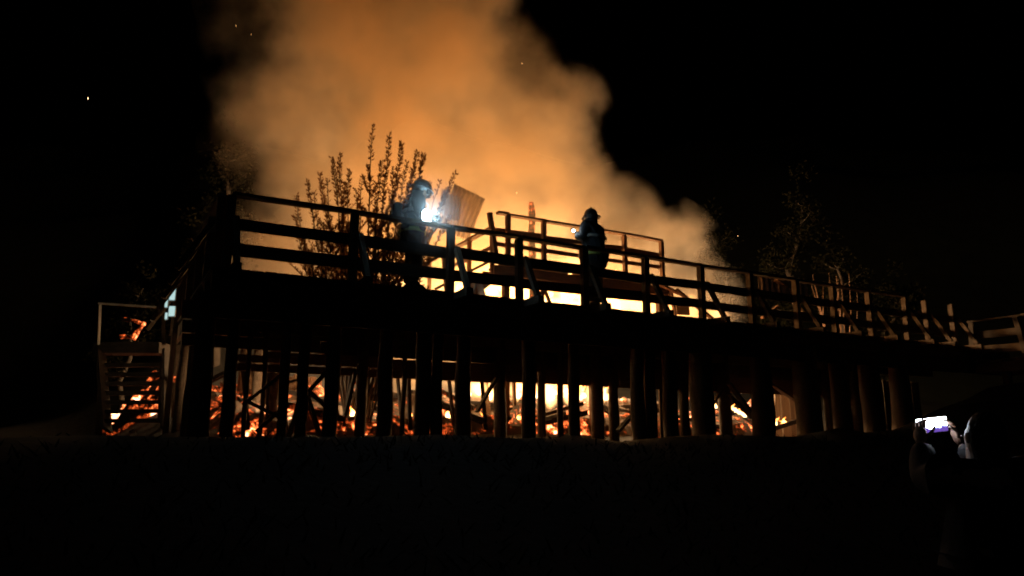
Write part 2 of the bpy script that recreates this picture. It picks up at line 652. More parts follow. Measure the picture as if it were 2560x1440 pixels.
# upright boards closing the back of the far bays
for x0, x1 in ((1586, 1640), (1646, 1693), (1733, 1780), (1998, 2042), (2064, 2300)):
    sa, _ = at_t(x0, 1000, WID + .03)
    sb, _ = at_t(x1, 1000, WID + .03)
    n_ = max(1, round((sb - sa) / .17))
    for i in range(n_):
        sm_ = sa + (sb - sa) * (i + .5) / n_
        w = L(sm_, WID + .03, 0)
        bbeam('skirt_board', L(sm_, WID + .03, ground_z(w.x, w.y) - .15), L(sm_ + random.uniform(-.02, .02), WID + .03, DECK - .62), (sb - sa) / n_ - random.uniform(.006, .03), .03, WOOD, bw, up=N)

# ------------------------------------------------------------------ railings
def railing(name, label, posts, origin, along, out, zbase, m, brace=True, h=1.0, rails=((0.62, 0.16), (0.29, 0.16)), post_w=0.10, lean=None, caps=True):
    """posts: distances along; out = unit vector to the outer side"""
    r = thing(name, origin + along * posts[0] + Vector((0, 0, zbase)), label, 'railing')
    Z = Vector((0, 0, 1))
    for i, s_ in enumerate(posts):
        p = origin + along * s_ + Z * zbase
        ln = lean.get(i, 0) if lean else random.uniform(-.015, .015)
        bbeam('post', p + Z * 0.004, p + Z * (h - 0.045) + along * ln, post_w, post_w, m, r)
        if brace:
            bbeam('brace', p + out * 0.44 + Z * 0.0 + along * .06, p + out * 0.075 + Z * (h * 0.66) + along * .06, 0.07, 0.075, m, r, up=along)
    for i in range(len(posts) - 1):
        a, b = posts[i], posts[i + 1]
        pa, pb = origin + along * (a + .003), origin + along * (b - .003)
        bbeam('top_rail', pa + Z * (zbase + h - .02), pb + Z * (zbase + h - .02), 0.13, 0.045, m, r, j=.010)
        for zc, hh in rails:
            dz = random.uniform(-.012, .012)
            bbeam('rail', pa - out * 0.075 + Z * (zbase + zc + dz), pb - out * 0.075 + Z * (zbase + zc - dz), 0.035, hh * random.uniform(.9, 1.08), m, r, j=.011)
    return r


front_rail = railing('railing', 'long dark timber railing along the edge of the boardwalk in front of both firefighters', POST_S, P0 + N * 0.075, D, -N, DECK, WOOD)
# the top rail of the last two bays has come down
tops = [o for o in front_rail.children if o.name.startswith('top_rail')]
for o in tops[-2:]:
    bpy.data.objects.remove(o)
# left return, running back from the corner
lr = [0.10, 1.2, 2.4, 3.6, 4.9, 6.2]
railing('railing', 'dark timber railing running back from the boardwalk corner post towards the steps', [0.22] + lr[1:], P0 + D * 0.02 , N, -D, DECK, WOOD)
# right branch, coming forward from the far corner
railing('railing', 'timber railing of the side walkway past the far end of the boardwalk', [0.0, 1.1, 2.4, 3.9, 5.4, 6.9], L(S_END + 0.12, -0.10, 0), -N, -D, DECK - .34, WOOD, lean={0: .06, 1: -.12, 2: .10, 3: -.06, 4: .05, 5: 0}, brace=False, h=.92, rails=((0.58, 0.15), (0.24, 0.17)))

# side walkway decks (return at the near corner, branch at the far end)
sw = thing('boardwalk', L(0.8, 4, 1.5), 'short raised walkway running back from the boardwalk corner beside the steps', 'boardwalk')
sw_planks = []
for k in range(3):
    m_ = MB().box((-0.0725, -1.5, -0.045), (0.0725, 0.03, 0))
    me = m_.mesh('deck_plank')
    me.materials.append(WOOD)
    sw_planks.append(me)


def branch(parent, origin, along, across, n, piles, DECK=DECK):
    for i in range(n):
        o = link('deck_plank', random.choice(sw_planks), None, parent)
        p = origin + along * (i + .5) * 0.157 + Vector((0, 0, DECK + random.uniform(-.004, .003)))
        M = Matrix.Identity(4)
        for a in range(3):
            M[a][0], M[a][1], M[a][3] = along[a], across[a], p[a]
        o.matrix_parent_inverse = Matrix.Identity(4)
        o.matrix_basis = Matrix.Translation(-parent.location) @ M
    ln = n * 0.157
    for off in (0.06, 0.7, 1.4):
        a, b = origin - across * off + along * .02, origin - across * off + along * (ln - .02)
        bbeam('stringer', a + Vector((0, 0, DECK - .16)), b + Vector((0, 0, DECK - .16)), 0.08, 0.22, WOOD, parent)
    for d_ in piles:
        for off in (0.12, 1.35):
            q = origin + along * d_ - across * off
            s_, t_ = st(q)
            pile(parent, s_, t_, 0.095, DECK - 0.27)


branch(sw, L(0.0, WID + 0.08, 0), N, -D, 28, (0.8, 2.3, 3.9))
rb = thing('boardwalk', L(S_END + 1, -3, 1), 'raised side walkway leading forward from the far end of the boardwalk', 'boardwalk')
branch(rb, L(S_END + .10, -0.10, 0), -N, -D, 46, (0.6, 2.2, 3.8, 5.4, 7.0), DECK - .34)

# ------------------------------------------------------------------ terrace behind
TT = 2.7
tsL, tzT = at_t(1236, 528, TT)
tsR = at_t(1668, 588, TT)[0]
TZ = tzT - 1.06
ter = thing('terrace', L((tsL + tsR) / 2, TT + 1, 1.9), 'raised timber terrace on short posts behind the boardwalk, lit by the fire', 'terrace')
bbeam('edge_beam', L(tsL, TT + .03, TZ - 0.10), L(tsR + .05, TT + .03, TZ - 0.10), 0.07, 0.19, WOODW, ter)
bbeam('edge_beam', L(tsL + .02, TT + .5, TZ - 0.07), L(tsR, TT + .5, TZ - 0.07), 0.05, 0.08, WOODW, ter)
tp = []
for k in range(3):
    m_ = MB().box((-0.07, -0.03, -0.04), (0.07, 0.56, 0))
    me = m_.mesh('deck_plank')
    me.materials.append(WOODW)
    tp.append(me)
for i in range(int((tsR - tsL) / .155)):
    if random.random() < .35:
        continue
    o = link('deck_plank', random.choice(tp), None, ter)
    p = L(tsL + .08 + i * .155, TT, TZ + .042)
    M = Matrix.Identity(4)
    for a in range(3):
        M[a][0], M[a][1], M[a][3] = D[a], N[a], p[a]
    o.matrix_parent_inverse = Matrix.Identity(4)
    o.matrix_basis = Matrix.Translation(-ter.location) @ M
for px_ in (1266, 1478, 1648):
    s_ = at_t(px_, 700, TT)[0]
    w = L(s_, TT, 0)
    bbeam('post', L(s_, TT + .03, ground_z(w.x, w.y) - .3), L(s_, TT + .03, TZ - .2), 0.12, 0.12, WOODW, ter)
tposts = [at_t(x, y, TT)[0] for x, y in ((1244, 640), (1271, 640), (1362, 650), (1470, 660), (1565, 677), (1658, 690))]
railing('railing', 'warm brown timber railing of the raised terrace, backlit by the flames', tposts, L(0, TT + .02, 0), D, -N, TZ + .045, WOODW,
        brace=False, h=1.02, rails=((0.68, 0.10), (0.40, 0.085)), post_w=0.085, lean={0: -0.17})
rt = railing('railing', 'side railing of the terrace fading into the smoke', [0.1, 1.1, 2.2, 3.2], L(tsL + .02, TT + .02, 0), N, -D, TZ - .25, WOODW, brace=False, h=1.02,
             rails=((0.66, 0.08),), post_w=0.075)

# ------------------------------------------------------------------ steps beside the corner
SY = 13.2
stp = thing('steps', at_y(340, 1060, SY), 'dark open timber steps with a pale handrail in front of glowing embers', 'steps')
y_l = [1052, 1029, 1006, 983, 960, 937, 914]
for k, py in enumerate(y_l):
    a, b = at_y(268, py, SY + k * .16), at_y(414, py - 1, SY + k * .16)
    bbeam('tread', a, b, 0.20, 0.075, CHAR, stp)
a, b = at_y(250, 872, SY + 1.25), at_y(412, 872, SY + 1.25)
bbeam('landing', a, b, 0.5, 0.22, CHAR, stp)
for x0, x1 in ((266, 252), (414, 417)):
    bbeam('stringer', at_y(x0, 1075, SY - .1), at_y(x1, 880, SY + 1.0), 0.06, 0.24, CHAR, stp, up=Vector((0, -1, 0)))
for px_ in (258, 408):
    q0, q1 = at_y(px_, 1000, SY + 1.1), at_y(px_, 905, SY + 1.1)
    q0.z = ground_z(q0.x, q0.y) - .2
    bbeam('support_post', q0, q1, 0.12, 0.12, CHAR, stp)
bbeam('handrail_post', at_y(247, 862, SY + 1.0), at_y(251, 762, SY + 1.0), 0.045, 0.045, WHITEPAINT, stp)
bbeam('handrail_post', at_y(409, 862, SY + 1.0), at_y(409, 772, SY + 1.0), 0.07, 0.07, CHAR, stp)
bbeam('handrail', at_y(247, 758, SY + 1.0), at_y(412, 769, SY + 1.0), 0.06, 0.035, WHITEPAINT, stp)

# white boards by the corner: glow added for cold light from an unseen source
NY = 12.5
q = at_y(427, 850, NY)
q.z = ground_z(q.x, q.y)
gb = thing('glow_boards', q, 'white boards with added glow on an added post between the steps and the corner piles', 'board')
bbeam('post', Vector((q.x + .02, q.y + .08, q.z - .2)), Vector((q.x + .02, q.y + .08, at_y(427, 716, NY).z)), .09, .09, WOOD, gb)
BOARDGLOW = emit_mat('board_glow', (0.60, 0.86, 0.84), 0.80)  # emission put into the boards in place of cold light falling on them
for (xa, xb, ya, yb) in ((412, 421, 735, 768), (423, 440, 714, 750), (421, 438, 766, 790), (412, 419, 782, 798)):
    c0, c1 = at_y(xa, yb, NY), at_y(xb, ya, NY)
    fr = MB().box((c0.x - .012, c0.y + .004, c0.z - .012), (c1.x + .012, c0.y + .034, c1.z + .012)).build('panel', WHITEPAINT, gb)
    MB().box((c0.x, c0.y - .004, c0.z), (c1.x, c0.y + .002, c1.z)).build('glow_face', BOARDGLOW, fr)

# ------------------------------------------------------------------ embers, debris, flames
def ember_bed():
    mb = MB()
    ns, ntt = 120, 56
    s0, s1, t0, t1 = 0.2, 15.0, WID + 0.25, 9.5
    for j in range(ntt):
        for i in range(ns):
            s_ = s0 + (s1 - s0) * i / (ns - 1)
            t_ = t0 + (t1 - t0) * j / (ntt - 1)
            w = L(s_, t_, 0)
            e = min(smooth(0, 1.0, i / 6), smooth(0, 1, (ns - 1 - i) / 6), smooth(0, 1, j / 4), smooth(0, 1, (ntt - 1 - j) / 6))
            h = 0.10 + 0.35 * abs(noise.noise(Vector((s_ * .9, t_ * .9, 2)))) + 0.22 * abs(noise.noise(Vector((s_ * 2.6, t_ * 2.6, 5)))) + 0.10 * abs(noise.noise(Vector((s_ * 7, t_ * 7, 9))))
            mb.v.append(Vector((w.x, w.y, ground_z(w.x, w.y) - 0.25 + (h + .22) * e)))
    for j in range(ntt - 1):
        for i in range(ns - 1):
            mb.f.append((j * ns + i, j * ns + i + 1, (j + 1) * ns + i + 1, (j + 1) * ns + i))
    tag(mb.build('ember_bed', EMBER, None, False), 'bed of glowing embers and ash under the boardwalk and terrace', 'embers', kind='stuff')


ember_bed()

# charred beams lying in the embers: individuals
rng = random.Random(11)
GRP = 'charred timbers lying in the embers'
for k in range(46):
    s_ = rng.uniform(0.5, 14.0)
    t_ = rng.uniform(2.5, 6.5)
    a = rng.uniform(0, math.pi)
    ln = rng.uniform(0.7, 2.2)
    w = L(s_, t_, 0)
    g = ground_z(w.x, w.y)
    tilt = rng.uniform(-.35, .5)
    d = (D * math.cos(a) + N * math.sin(a)) * math.cos(tilt) + Vector((0, 0, math.sin(tilt)))
    c = w + Vector((0, 0, g + 0.22 + abs(math.sin(tilt)) * ln * .4))
    o = bbeam('charred_timber', c - d * ln / 2, c + d * ln / 2, rng.uniform(.06, .13), rng.uniform(.06, .12), EMBERLOG if k % 2 else CHAR, None, j=.012)
    tag(o, 'charred timber lying among the embers behind the boardwalk piles', 'timber', GRP)

# upright remains of the house frame under / behind the deck
for (a, b, t_, w_, lab) in [((1212, 950), (1222, 1060), 3.6, .10, 'scorched stud under the terrace, left of the hottest embers'),
                            ((1285, 952), (1287, 1040), 3.2, .06, 'thin scorched stud beside a pale lit gap under the terrace'),
                            ((1348, 930), (1350, 1130), 0.9, .05, 'slim upright pole between the boardwalk piles under the terrace'),
                            ((640, 925), (652, 985), 4.6, .20, 'pale scorched board standing in the embers by the crossed braces'),
                            ((1938, 985), (1936, 1060), 3.4, .06, 'scorched stud against the warm board wall below the far deck')]:
    o = px_beam('scorched_stud', b, a, t_, w_, .06, PALEWOOD, None)
    tag(o, lab, 'stud')

r_ = random.Random(77)
for k, x_ in enumerate((612, 668, 712, 758, 868, 908, 955, 996, 1022, 1088, 1128, 1208, 1256, 1318, 1440, 1500)):
    dx = r_.uniform(-14, 14)
    o = px_beam('charred_stud', (x_ + dx, 1075), (x_ - dx * .6, 905 + r_.uniform(0, 45)), r_.uniform(2.4, 3.0), r_.uniform(.03, .07), r_.uniform(.05, .10), CHAR, None, j=.01)
    tag(o, 'thin charred stud still standing in the embers just behind the piles', 'stud', 'charred studs behind the piles')

# board walls still standing below (bright flat panels in the gaps)
def wall_of_boards(name, label, x0, x1, y0, y1, t_, m, n):
    s0, zt = at_t(x0, y0, t_)
    s1, zb = at_t(x1, y1, t_)
    r = thing(name, L((s0 + s1) / 2, t_, zb), label, 'wall')
    dx = (s1 - s0) / n
    for i in range(n):
        sa = s0 + dx * i
        w = L(sa, t_, 0)
        g = ground_z(w.x, w.y) - .1
        bbeam('board', L(sa + dx / 2, t_ + random.uniform(-.01, .01), g), L(sa + dx / 2, t_ + random.uniform(-.02, .02), zt - random.uniform(0, .08)), dx - .012, .03, m, r, up=N, j=.003)
    return r


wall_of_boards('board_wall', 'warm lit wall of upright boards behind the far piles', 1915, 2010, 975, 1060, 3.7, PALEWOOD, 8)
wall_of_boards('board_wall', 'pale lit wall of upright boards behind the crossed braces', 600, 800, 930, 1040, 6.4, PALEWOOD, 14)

# debris above the deck
def debris(name, a, b, t_, w, h, m, label, cat):
    return tag(px_beam(name, a, b, t_, w, h, m, None), label, cat)


af = thing('trestle', L(at_t(1350, 760, 2.35)[0], 2.35, at_t(1350, 775, 2.35)[1]), 'small broken A-shaped timber trestle in front of the white flames', 'trestle')
for a, b in (((1318, 752), (1364, 724)), ((1362, 724), (1338, 775)), ((1362, 724), (1380, 772))):
    px_beam('leg', a, b, 2.35, .05, .06, WOODW, af)
# pale folded sheet
s_, z_ = at_t(1200, 752, 2.3)
mb = MB()
for dx, dz, dt in ((-.17, 0, 0), (-.10, .18, .03), (-.01, .40, .06), (.04, .40, .07), (.10, .20, .05), (.16, 0, .03)):
    for t_ in (0.0, .28):
        p = L(s_ + dx, 2.3 + dt + t_, z_ + dz)
        mb.v.append(p)
for i in range(5):
    mb.f.append((2 * i, 2 * i + 1, 2 * i + 3, 2 * i + 2))
o = mb.build('plastic_sheet', CLOTHBLUE)
sm = o.modifiers.new('thick', 'SOLIDIFY')
sm.thickness = .02
tag(o, 'pale blue sheet folded into a peak beside the white flames', 'sheet')

for i, (a, b, t_, w, h, m, lab) in enumerate([
        ((1640, 706), (1700, 735), 2.5, .05, .09, WOODW, 'short sloping plank fallen against the terrace end post'),
        ((1690, 724), (1800, 812), 2.45, .05, .10, WOODW, 'long sloping plank leaning down past the terrace end'),
        ((1676, 722), (1690, 800), 2.6, .05, .07, WOODW, 'upright stake under the sloping plank at the terrace end'),
        ((1690, 770), (1722, 772), 2.7, .30, .04, PALEWOOD, 'low bench-like board among the embers past the terrace'),
        ((1050, 668), (1108, 636), 2.7, .05, .07, WOODW, 'fallen lath leaning between shrub and railing post'),
        ((1108, 632), (1116, 725), 2.75, .05, .09, PALEWOOD, 'pale leaning stud right behind the lamp holder'),
        ((1090, 722), (1230, 650), 3.4, .05, .12, PALEWOOD, 'pale fallen board sloping up to the terrace corner'),
        ((1130, 760), (1215, 700), 2.6, .25, .05, PALEWOOD, 'wide pale board lying by the blue sheet'),
        ((1940, 700), (2010, 745), 2.6, .06, .12, WOODW, 'fallen roof batten over the debris past the far posts'),
        ((1985, 755), (2020, 800), 2.4, .06, .10, PALEWOOD, 'short splintered board behind the far railing posts'),
        ((1905, 795), (1945, 765), 2.4, .05, .08, WOODW, 'small leaning batten by the last bright gap'),
]):
    debris('fallen_plank', a, b, t_, w, h, m, lab, 'plank')

# burnt post with a glowing, crumbled top
s_, zt = at_t(1329, 506, 4.6)
mb = MB()
pts, rad = [], []
g = L(s_, 4.6, 0)
gz = ground_z(g.x, g.y)
for i in range(22):
    u = i / 21
    pts.append(L(s_ + .015 * math.sin(i * 1.7), 4.6, gz + (zt - gz) * u))
    rad.append(.085 * rng.uniform(.8, 1.1) * (1 if i < 21 else .6))
tag(MB().tube(pts, rad, 9).build('burnt_post', EMBERLOG, None, True), 'charred upright post glowing at its top behind the terrace', 'post')

# corrugated roof sheets
def corrugated(name, label, origin, u_dir, v_dir, wu, wv, ridges, curl, m, bend=0.0):
    mb = MB()
    nn = u_dir.cross(v_dir).normalized()
    nu, nv = ridges * 8, 14
    for j in range(nv + 1):
        for i in range(nu + 1):
            u, v = i / nu, j / nv
            p = origin + u_dir * (wu * u) + v_dir * (wv * v)
            p += nn * (0.032 * math.sin(2 * math.pi * ridges * u) + curl * (v ** 2) + bend * math.sin(math.pi * u) + 0.03 * noise.noise(Vector((u * 3, v * 3, wu))))
            mb.v.append(p)
    w = nu + 1
    for j in range(nv):
        for i in range(nu):
            mb.f.append((j * w + i, j * w + i + 1, (j + 1) * w + i + 1, (j + 1) * w + i))
    o = mb.build(name, m, None, True)
    md = o.modifiers.new('thick', 'SOLIDIFY')
    md.thickness = .004
    return tag(o, label, 'metal sheet')


pa = at_y(1136, 459, 15.6)
pb = at_y(1213, 497, 15.9)
pc = at_y(1096, 575, 16.2)
corrugated('corrugated_sheet', 'buckled corrugated roof sheet with bright ridges beside the shrub', pa, (pb - pa).normalized(), (pc - pa).normalized(), (pb - pa).length, (pc - pa).length, 7, .12, METAL)
pa = at_y(1104, 470, 15.7)
pb = at_y(1156, 492, 15.5)
pc = at_y(1098, 536, 15.3)
corrugated('corrugated_sheet', 'small curled scorched sheet end with a scalloped lower edge behind the lamp', pa, (pb - pa).normalized(), (pc - pa).normalized(), (pb - pa).length, (pc - pa).length, 6, -.10, METAL, .10)

# flames: thin ragged tongues over the embers
def flame_mesh(seed):
    r = random.Random(seed)
    mb = MB()
    pts, rad = [], []
    ph = r.uniform(0, 6)
    for i in range(12):
        u = i / 11
        pts.append(Vector((.22 * u * math.sin(ph + u * 6), .22 * u * math.cos(ph * 1.3 + u * 5), u)))
        rad.append(max(.008, .26 * (1 - u) ** 1.1 * (0.45 + 1.3 * min(u * 3, 1) * .5) * r.uniform(.7, 1.25)))
    mb.tube(pts, rad, 9)
    me = mb.mesh('flame', True)
    me.materials.append(FLAME)
    return me


fl_mesh = [flame_mesh(i) for i in range(8)]
FG = 'flames of the burning house'
rng = random.Random(5)


def flame(px_, py_, t_, h, w, label):
    s_, z_ = at_t(px_, py_, t_)
    o = link('flame', rng.choice(fl_mesh), None)
    wpt = L(s_, t_, 0)
    z_ = max(z_, ground_z(wpt.x, wpt.y) + .05)
    o.location = L(s_, t_, z_)
    o.rotation_euler = (rng.uniform(-.2, .2), rng.uniform(-.2, .2), rng.uniform(0, 6))
    o.scale = (w, w, h)
    tag(o, label, 'flame', FG)


for k in range(12):
    flame(rng.uniform(1150, 1560), rng.uniform(785, 800), rng.uniform(4.4, 6.2), rng.uniform(.7, 1.2), rng.uniform(.5, .9), 'white-hot flame rising behind the terrace and its posts')
for k in range(16):
    flame(1175 + k * 24 + rng.uniform(-12, 12), rng.uniform(985, 1000), rng.uniform(3.4, 4.2), rng.uniform(.22, .42), rng.uniform(.3, .5), 'low bright flame between the boardwalk piles under the terrace')
for x_, y_ in ((1790, 1020), (1840, 1030), (1850, 1035), (1862, 1042), (1940, 1062), (1955, 1068), (675, 1040), (682, 1048), (930, 1030), (1024, 1050), (880, 1040), (1965, 1066), (1120, 1050), (1205, 1060), (1300, 1062)):
    flame(x_, y_, 3.0, rng.uniform(.14, .26), rng.uniform(.2, .34), 'small flame licking up from the embers under the boardwalk')


def blob_hull(name, blobs, vox, fac=1.22):
    bmh = bmesh.new()
    for c, r_ in blobs:
        bmesh.ops.create_icosphere(bmh, subdivisions=3, radius=r_ * fac, matrix=Matrix.Translation(c))
    me = bpy.data.meshes.new(name)
    bmh.to_mesh(me)
    bmh.free()
    tmp = bpy.data.objects.new('tmp', me)
    COL.objects.link(tmp)
    rm = tmp.modifiers.new('r', 'REMESH')
    rm.mode = 'VOXEL'
    rm.voxel_size = vox
    dg = bpy.context.evaluated_depsgraph_get()
    h = bpy.data.meshes.new_from_object(tmp.evaluated_get(dg))
    bpy.data.objects.remove(tmp)
    h.name = name
    h.materials.clear()
    return h


def blob_field(nt, pos, blobs, n_scale, n_detail, n_amp, offset, distort=0.25):
    n1 = nd(nt, 'ShaderNodeTexNoise')
    n1.inputs['Scale'].default_value = n_scale
    n1.inputs['Detail'].default_value = n_detail
    n1.inputs['Roughness'].default_value = 0.6
    n1.inputs['Distortion'].default_value = distort
    nt.links.new(pos, n1.inputs[0])
    field = None
    for c, rad in blobs:
        sb = nd(nt, 'ShaderNodeVectorMath', operation='DISTANCE')
        nt.links.new(pos, sb.inputs[0])
        sb.inputs[1].default_value = c
        dv = nd(nt, 'ShaderNodeMath', operation='MULTIPLY_ADD')
        dv.inputs[1].default_value = -1.0 / rad
        dv.inputs[2].default_value = 1.0
        nt.links.new(sb.outputs['Value'], dv.inputs[0])
        if field is None:
            field = dv.outputs[0]
        else:
            mx = nd(nt, 'ShaderNodeMath', operation='MAXIMUM')
            nt.links.new(field, mx.inputs[0])
            nt.links.new(dv.outputs[0], mx.inputs[1])
            field = mx.outputs[0]
    ad = nd(nt, 'ShaderNodeMath', operation='MULTIPLY_ADD')
    ad.inputs[1].default_value = n_amp
    nt.links.new(n1.outputs[0], ad.inputs[0])
    fo = nd(nt, 'ShaderNodeMath', operation='ADD')
    fo.inputs[1].default_value = offset - n_amp / 2
    nt.links.new(field, fo.inputs[0])
    nt.links.new(fo.outputs[0], ad.inputs[2])
    return ad.outputs[0], n1.outputs[0]


# the body of the fire: a glowing volume behind the terrace, and a low one below it
def fire_volume(label, px_blobs, strength, scale):
    bl = []
    for x, y, r, t_ in px_blobs:
        s_, z_ = at_t(x, y, t_)
        c = L(s_, t_, z_)
        bl.append((c, r * c.y / F_PX))

    def fb(m, nt, out):
        geo = nd(nt, 'ShaderNodeNewGeometry')
        f, n_ = blob_field(nt, geo.outputs['Position'], bl, scale, 3, 1.3, 0.05)
        mr = nd(nt, 'ShaderNodeMapRange', interpolation_type='SMOOTHSTEP')
        mr.inputs[1].default_value = 0.0
        mr.inputs[2].default_value = 0.6
        mr.inputs[3].default_value = 0.0
        mr.inputs[4].default_value = strength
        nt.links.new(f, mr.inputs[0])
        e = nd(nt, 'ShaderNodeEmission')
        e.inputs[0].default_value = (1.0, 0.50, 0.17, 1)
        nt.links.new(mr.outputs[0], e.inputs[1])
        nt.links.new(e.outputs[0], out.inputs['Volume'])
        m.cycles.volume_step_rate = 0.4
    fm = mat('fire_' + str(len(MATS)), fb)
    o = link('fire', blob_hull('fire', bl, .2, 1.3), fm)
    tag(o, label, 'fire', kind='stuff')


fire_volume('white-hot body of the fire behind the terrace', [(1140, 745, 60, 5.2), (1220, 735, 95, 5.6), (1320, 735, 105, 5.6), (1430, 738, 110, 5.6), (1540, 750, 100, 5.6), (1640, 775, 75, 5.6), (1710, 790, 55, 5.4), (1790, 800, 45, 5.2)], 5.0, 1.3)
fire_volume('low white fire burning between the piles under the terrace', [(1190, 972, 30, 3.6), (1240, 972, 34, 3.8), (1300, 975, 30, 3.8), (1370, 978, 38, 3.8), (1430, 980, 36, 3.8), (1490, 985, 34, 3.7)], 14.0, 3.0)

# light given by the fire (sits inside the flames)
FIRECOL = (1.0, 0.66, 0.34)


def fire_light(px_, py_, t_, power, rad=0.5):
    s_, z_ = at_t(px_, py_, t_)
    ld = bpy.data.lights.new('fire_light', 'POINT')
    ld.energy = power
    ld.color = FIRECOL
    ld.shadow_soft_size = rad
    o = bpy.data.objects.new('fire_light', ld)
    o.location = L(s_, t_, z_)
    COL.objects.link(o)


KF = 0.30
for x_, y_, t_, p_ in ((1180, 770, 7.5, 1500), (1320, 770, 8.0, 1700), (1460, 775, 8.0, 1700), (1600, 785, 7.0, 1500), (1720, 800, 6.0, 700), (1020, 760, 8.5, 1500), (900, 730, 11.0, 1900), (1150, 740, 11.5, 2300)):
    fire_light(x_, y_, t_, p_ * KF * 1.95, .6)
fire_light(1400, 985, 4.6, 160 * KF, .3)
fire_light(700, 1000, 3.4, 230 * KF, .25)
fire_light(900, 1000, 3.6, 110 * KF, .25)
fire_light(1880, 1010, 3.0, 90 * KF, .25)
fire_light(340, 820, 5.2, 20 * KF, .2)

# ------------------------------------------------------------------ smoke
BLOBS = [  # px, py, radius px, depth m
    (920, -330, 370, 18.5), (915, -60, 370, 18), (945, 150, 360, 17.5), (1045, 310, 340, 17), (1290, 430, 270, 16.8),
    (880, 430, 300, 16.5), (1490, 595, 190, 16.8), (1130, 600, 370, 17), (1690, 680, 160, 17.2), (1805, 735, 115, 17.2),
    (790, 620, 240, 16.0), (1400, 690, 250, 17.2)]
YF = []
for (x, y, r, dep) in BLOBS:
    YF.append((at_y(x, y, dep), r * dep / F_PX * 1.06))
hull = blob_hull('smoke', YF, 0.45, 1.22)
# keep the hull behind the terrace
front_limit = 3.6
for v in hull.vertices:
    t_ = (v.co - P0).dot(N)
    if t_ < front_limit:
        v.co += N * (front_limit - t_) * 0.98


def smoke_build(m, nt, out):
    geo = nd(nt, 'ShaderNodeNewGeometry')
    f0, n_ = blob_field(nt, geo.outputs['Position'], YF, 0.55, 4.5, 1.25, 0.10, 0.0)
    vo = nd(nt, 'ShaderNodeTexVoronoi', feature='F1')      # cauliflower billows
    vo.inputs['Scale'].default_value = 0.55
    nv = nd(nt, 'ShaderNodeVectorMath', operation='MULTIPLY_ADD')
    nv.inputs[1].default_value = (1.6, 1.6, 1.6)
    nt.links.new(n_, nv.inputs[0])
    nt.links.new(geo.outputs['Position'], nv.inputs[2])
    nt.links.new(nv.outputs[0], vo.inputs['Vector'])
    fa = nd(nt, 'ShaderNodeMath', operation='MULTIPLY_ADD')
    fa.inputs[1].default_value = -0.65
    nt.links.new(vo.outputs['Distance'], fa.inputs[0])
    fb_ = nd(nt, 'ShaderNodeMath', operation='ADD')
    fb_.inputs[1].default_value = 0.30
    nt.links.new(f0, fb_.inputs[0])
    nt.links.new(fb_.outputs[0], fa.inputs[2])
    f = fa.outputs[0]
    mr = nd(nt, 'ShaderNodeMapRange', interpolation_type='SMOOTHSTEP')
    mr.inputs[1].default_value = 0.0
    mr.inputs[2].default_value = 0.30
    mr.inputs[3].default_value = 0.0
    mr.inputs[4].default_value = 0.16
    nt.links.new(f, mr.inputs[0])
    sx = nd(nt, 'ShaderNodeSeparateXYZ')           # the upwind side thins out softly
    nt.links.new(geo.outputs['Position'], sx.inputs[0])
    sr = nd(nt, 'ShaderNodeMapRange')
    sr.inputs[1].default_value = -7.0
    sr.inputs[2].default_value = -2.0
    sr.inputs[3].default_value = 0.80
    sr.inputs[4].default_value = 0.34
    nt.links.new(sx.outputs[0], sr.inputs[0])
    nt.links.new(sr.outputs[0], mr.inputs[2])
    md = nd(nt, 'ShaderNodeMapRange')
    md.inputs[1].default_value = 0.38
    md.inputs[2].default_value = 0.66
    md.inputs[3].default_value = 0.35
    md.inputs[4].default_value = 1.6
    nt.links.new(n_, md.inputs[0])
    ml = nd(nt, 'ShaderNodeMath', operation='MULTIPLY')
    nt.links.new(mr.outputs[0], ml.inputs[0])
    nt.links.new(md.outputs[0], ml.inputs[1])
    v = nd(nt, 'ShaderNodeVolumePrincipled')
    v.inputs['Color'].default_value = (0.92, 0.86, 0.80, 1)
    v.inputs['Anisotropy'].default_value = 0.1
    nt.links.new(ml.outputs[0], v.inputs['Density'])
    ab = nd(nt, 'ShaderNodeVolumeAbsorption')      # soot takes more of the blue
    ab.inputs[0].default_value = (1.0, 0.62, 0.05, 1)
    ab2 = nd(nt, 'ShaderNodeMath', operation='MULTIPLY')
    ab2.inputs[1].default_value = 1.1
    nt.links.new(ml.outputs[0], ab2.inputs[0])
    nt.links.new(ab2.outputs[0], ab.inputs[1])
    ads = nd(nt, 'ShaderNodeAddShader')
    nt.links.new(v.outputs[0], ads.inputs[0])
    nt.links.new(ab.outputs[0], ads.inputs[1])
    nt.links.new(ads.outputs[0], out.inputs['Volume'])
    m.cycles.volume_step_rate = 0.40


SMOKE = mat('smoke', smoke_build)
so = link('smoke', hull, SMOKE)
tag(so, 'huge billowing plume of smoke lit orange by the fire', 'smoke', kind='stuff')

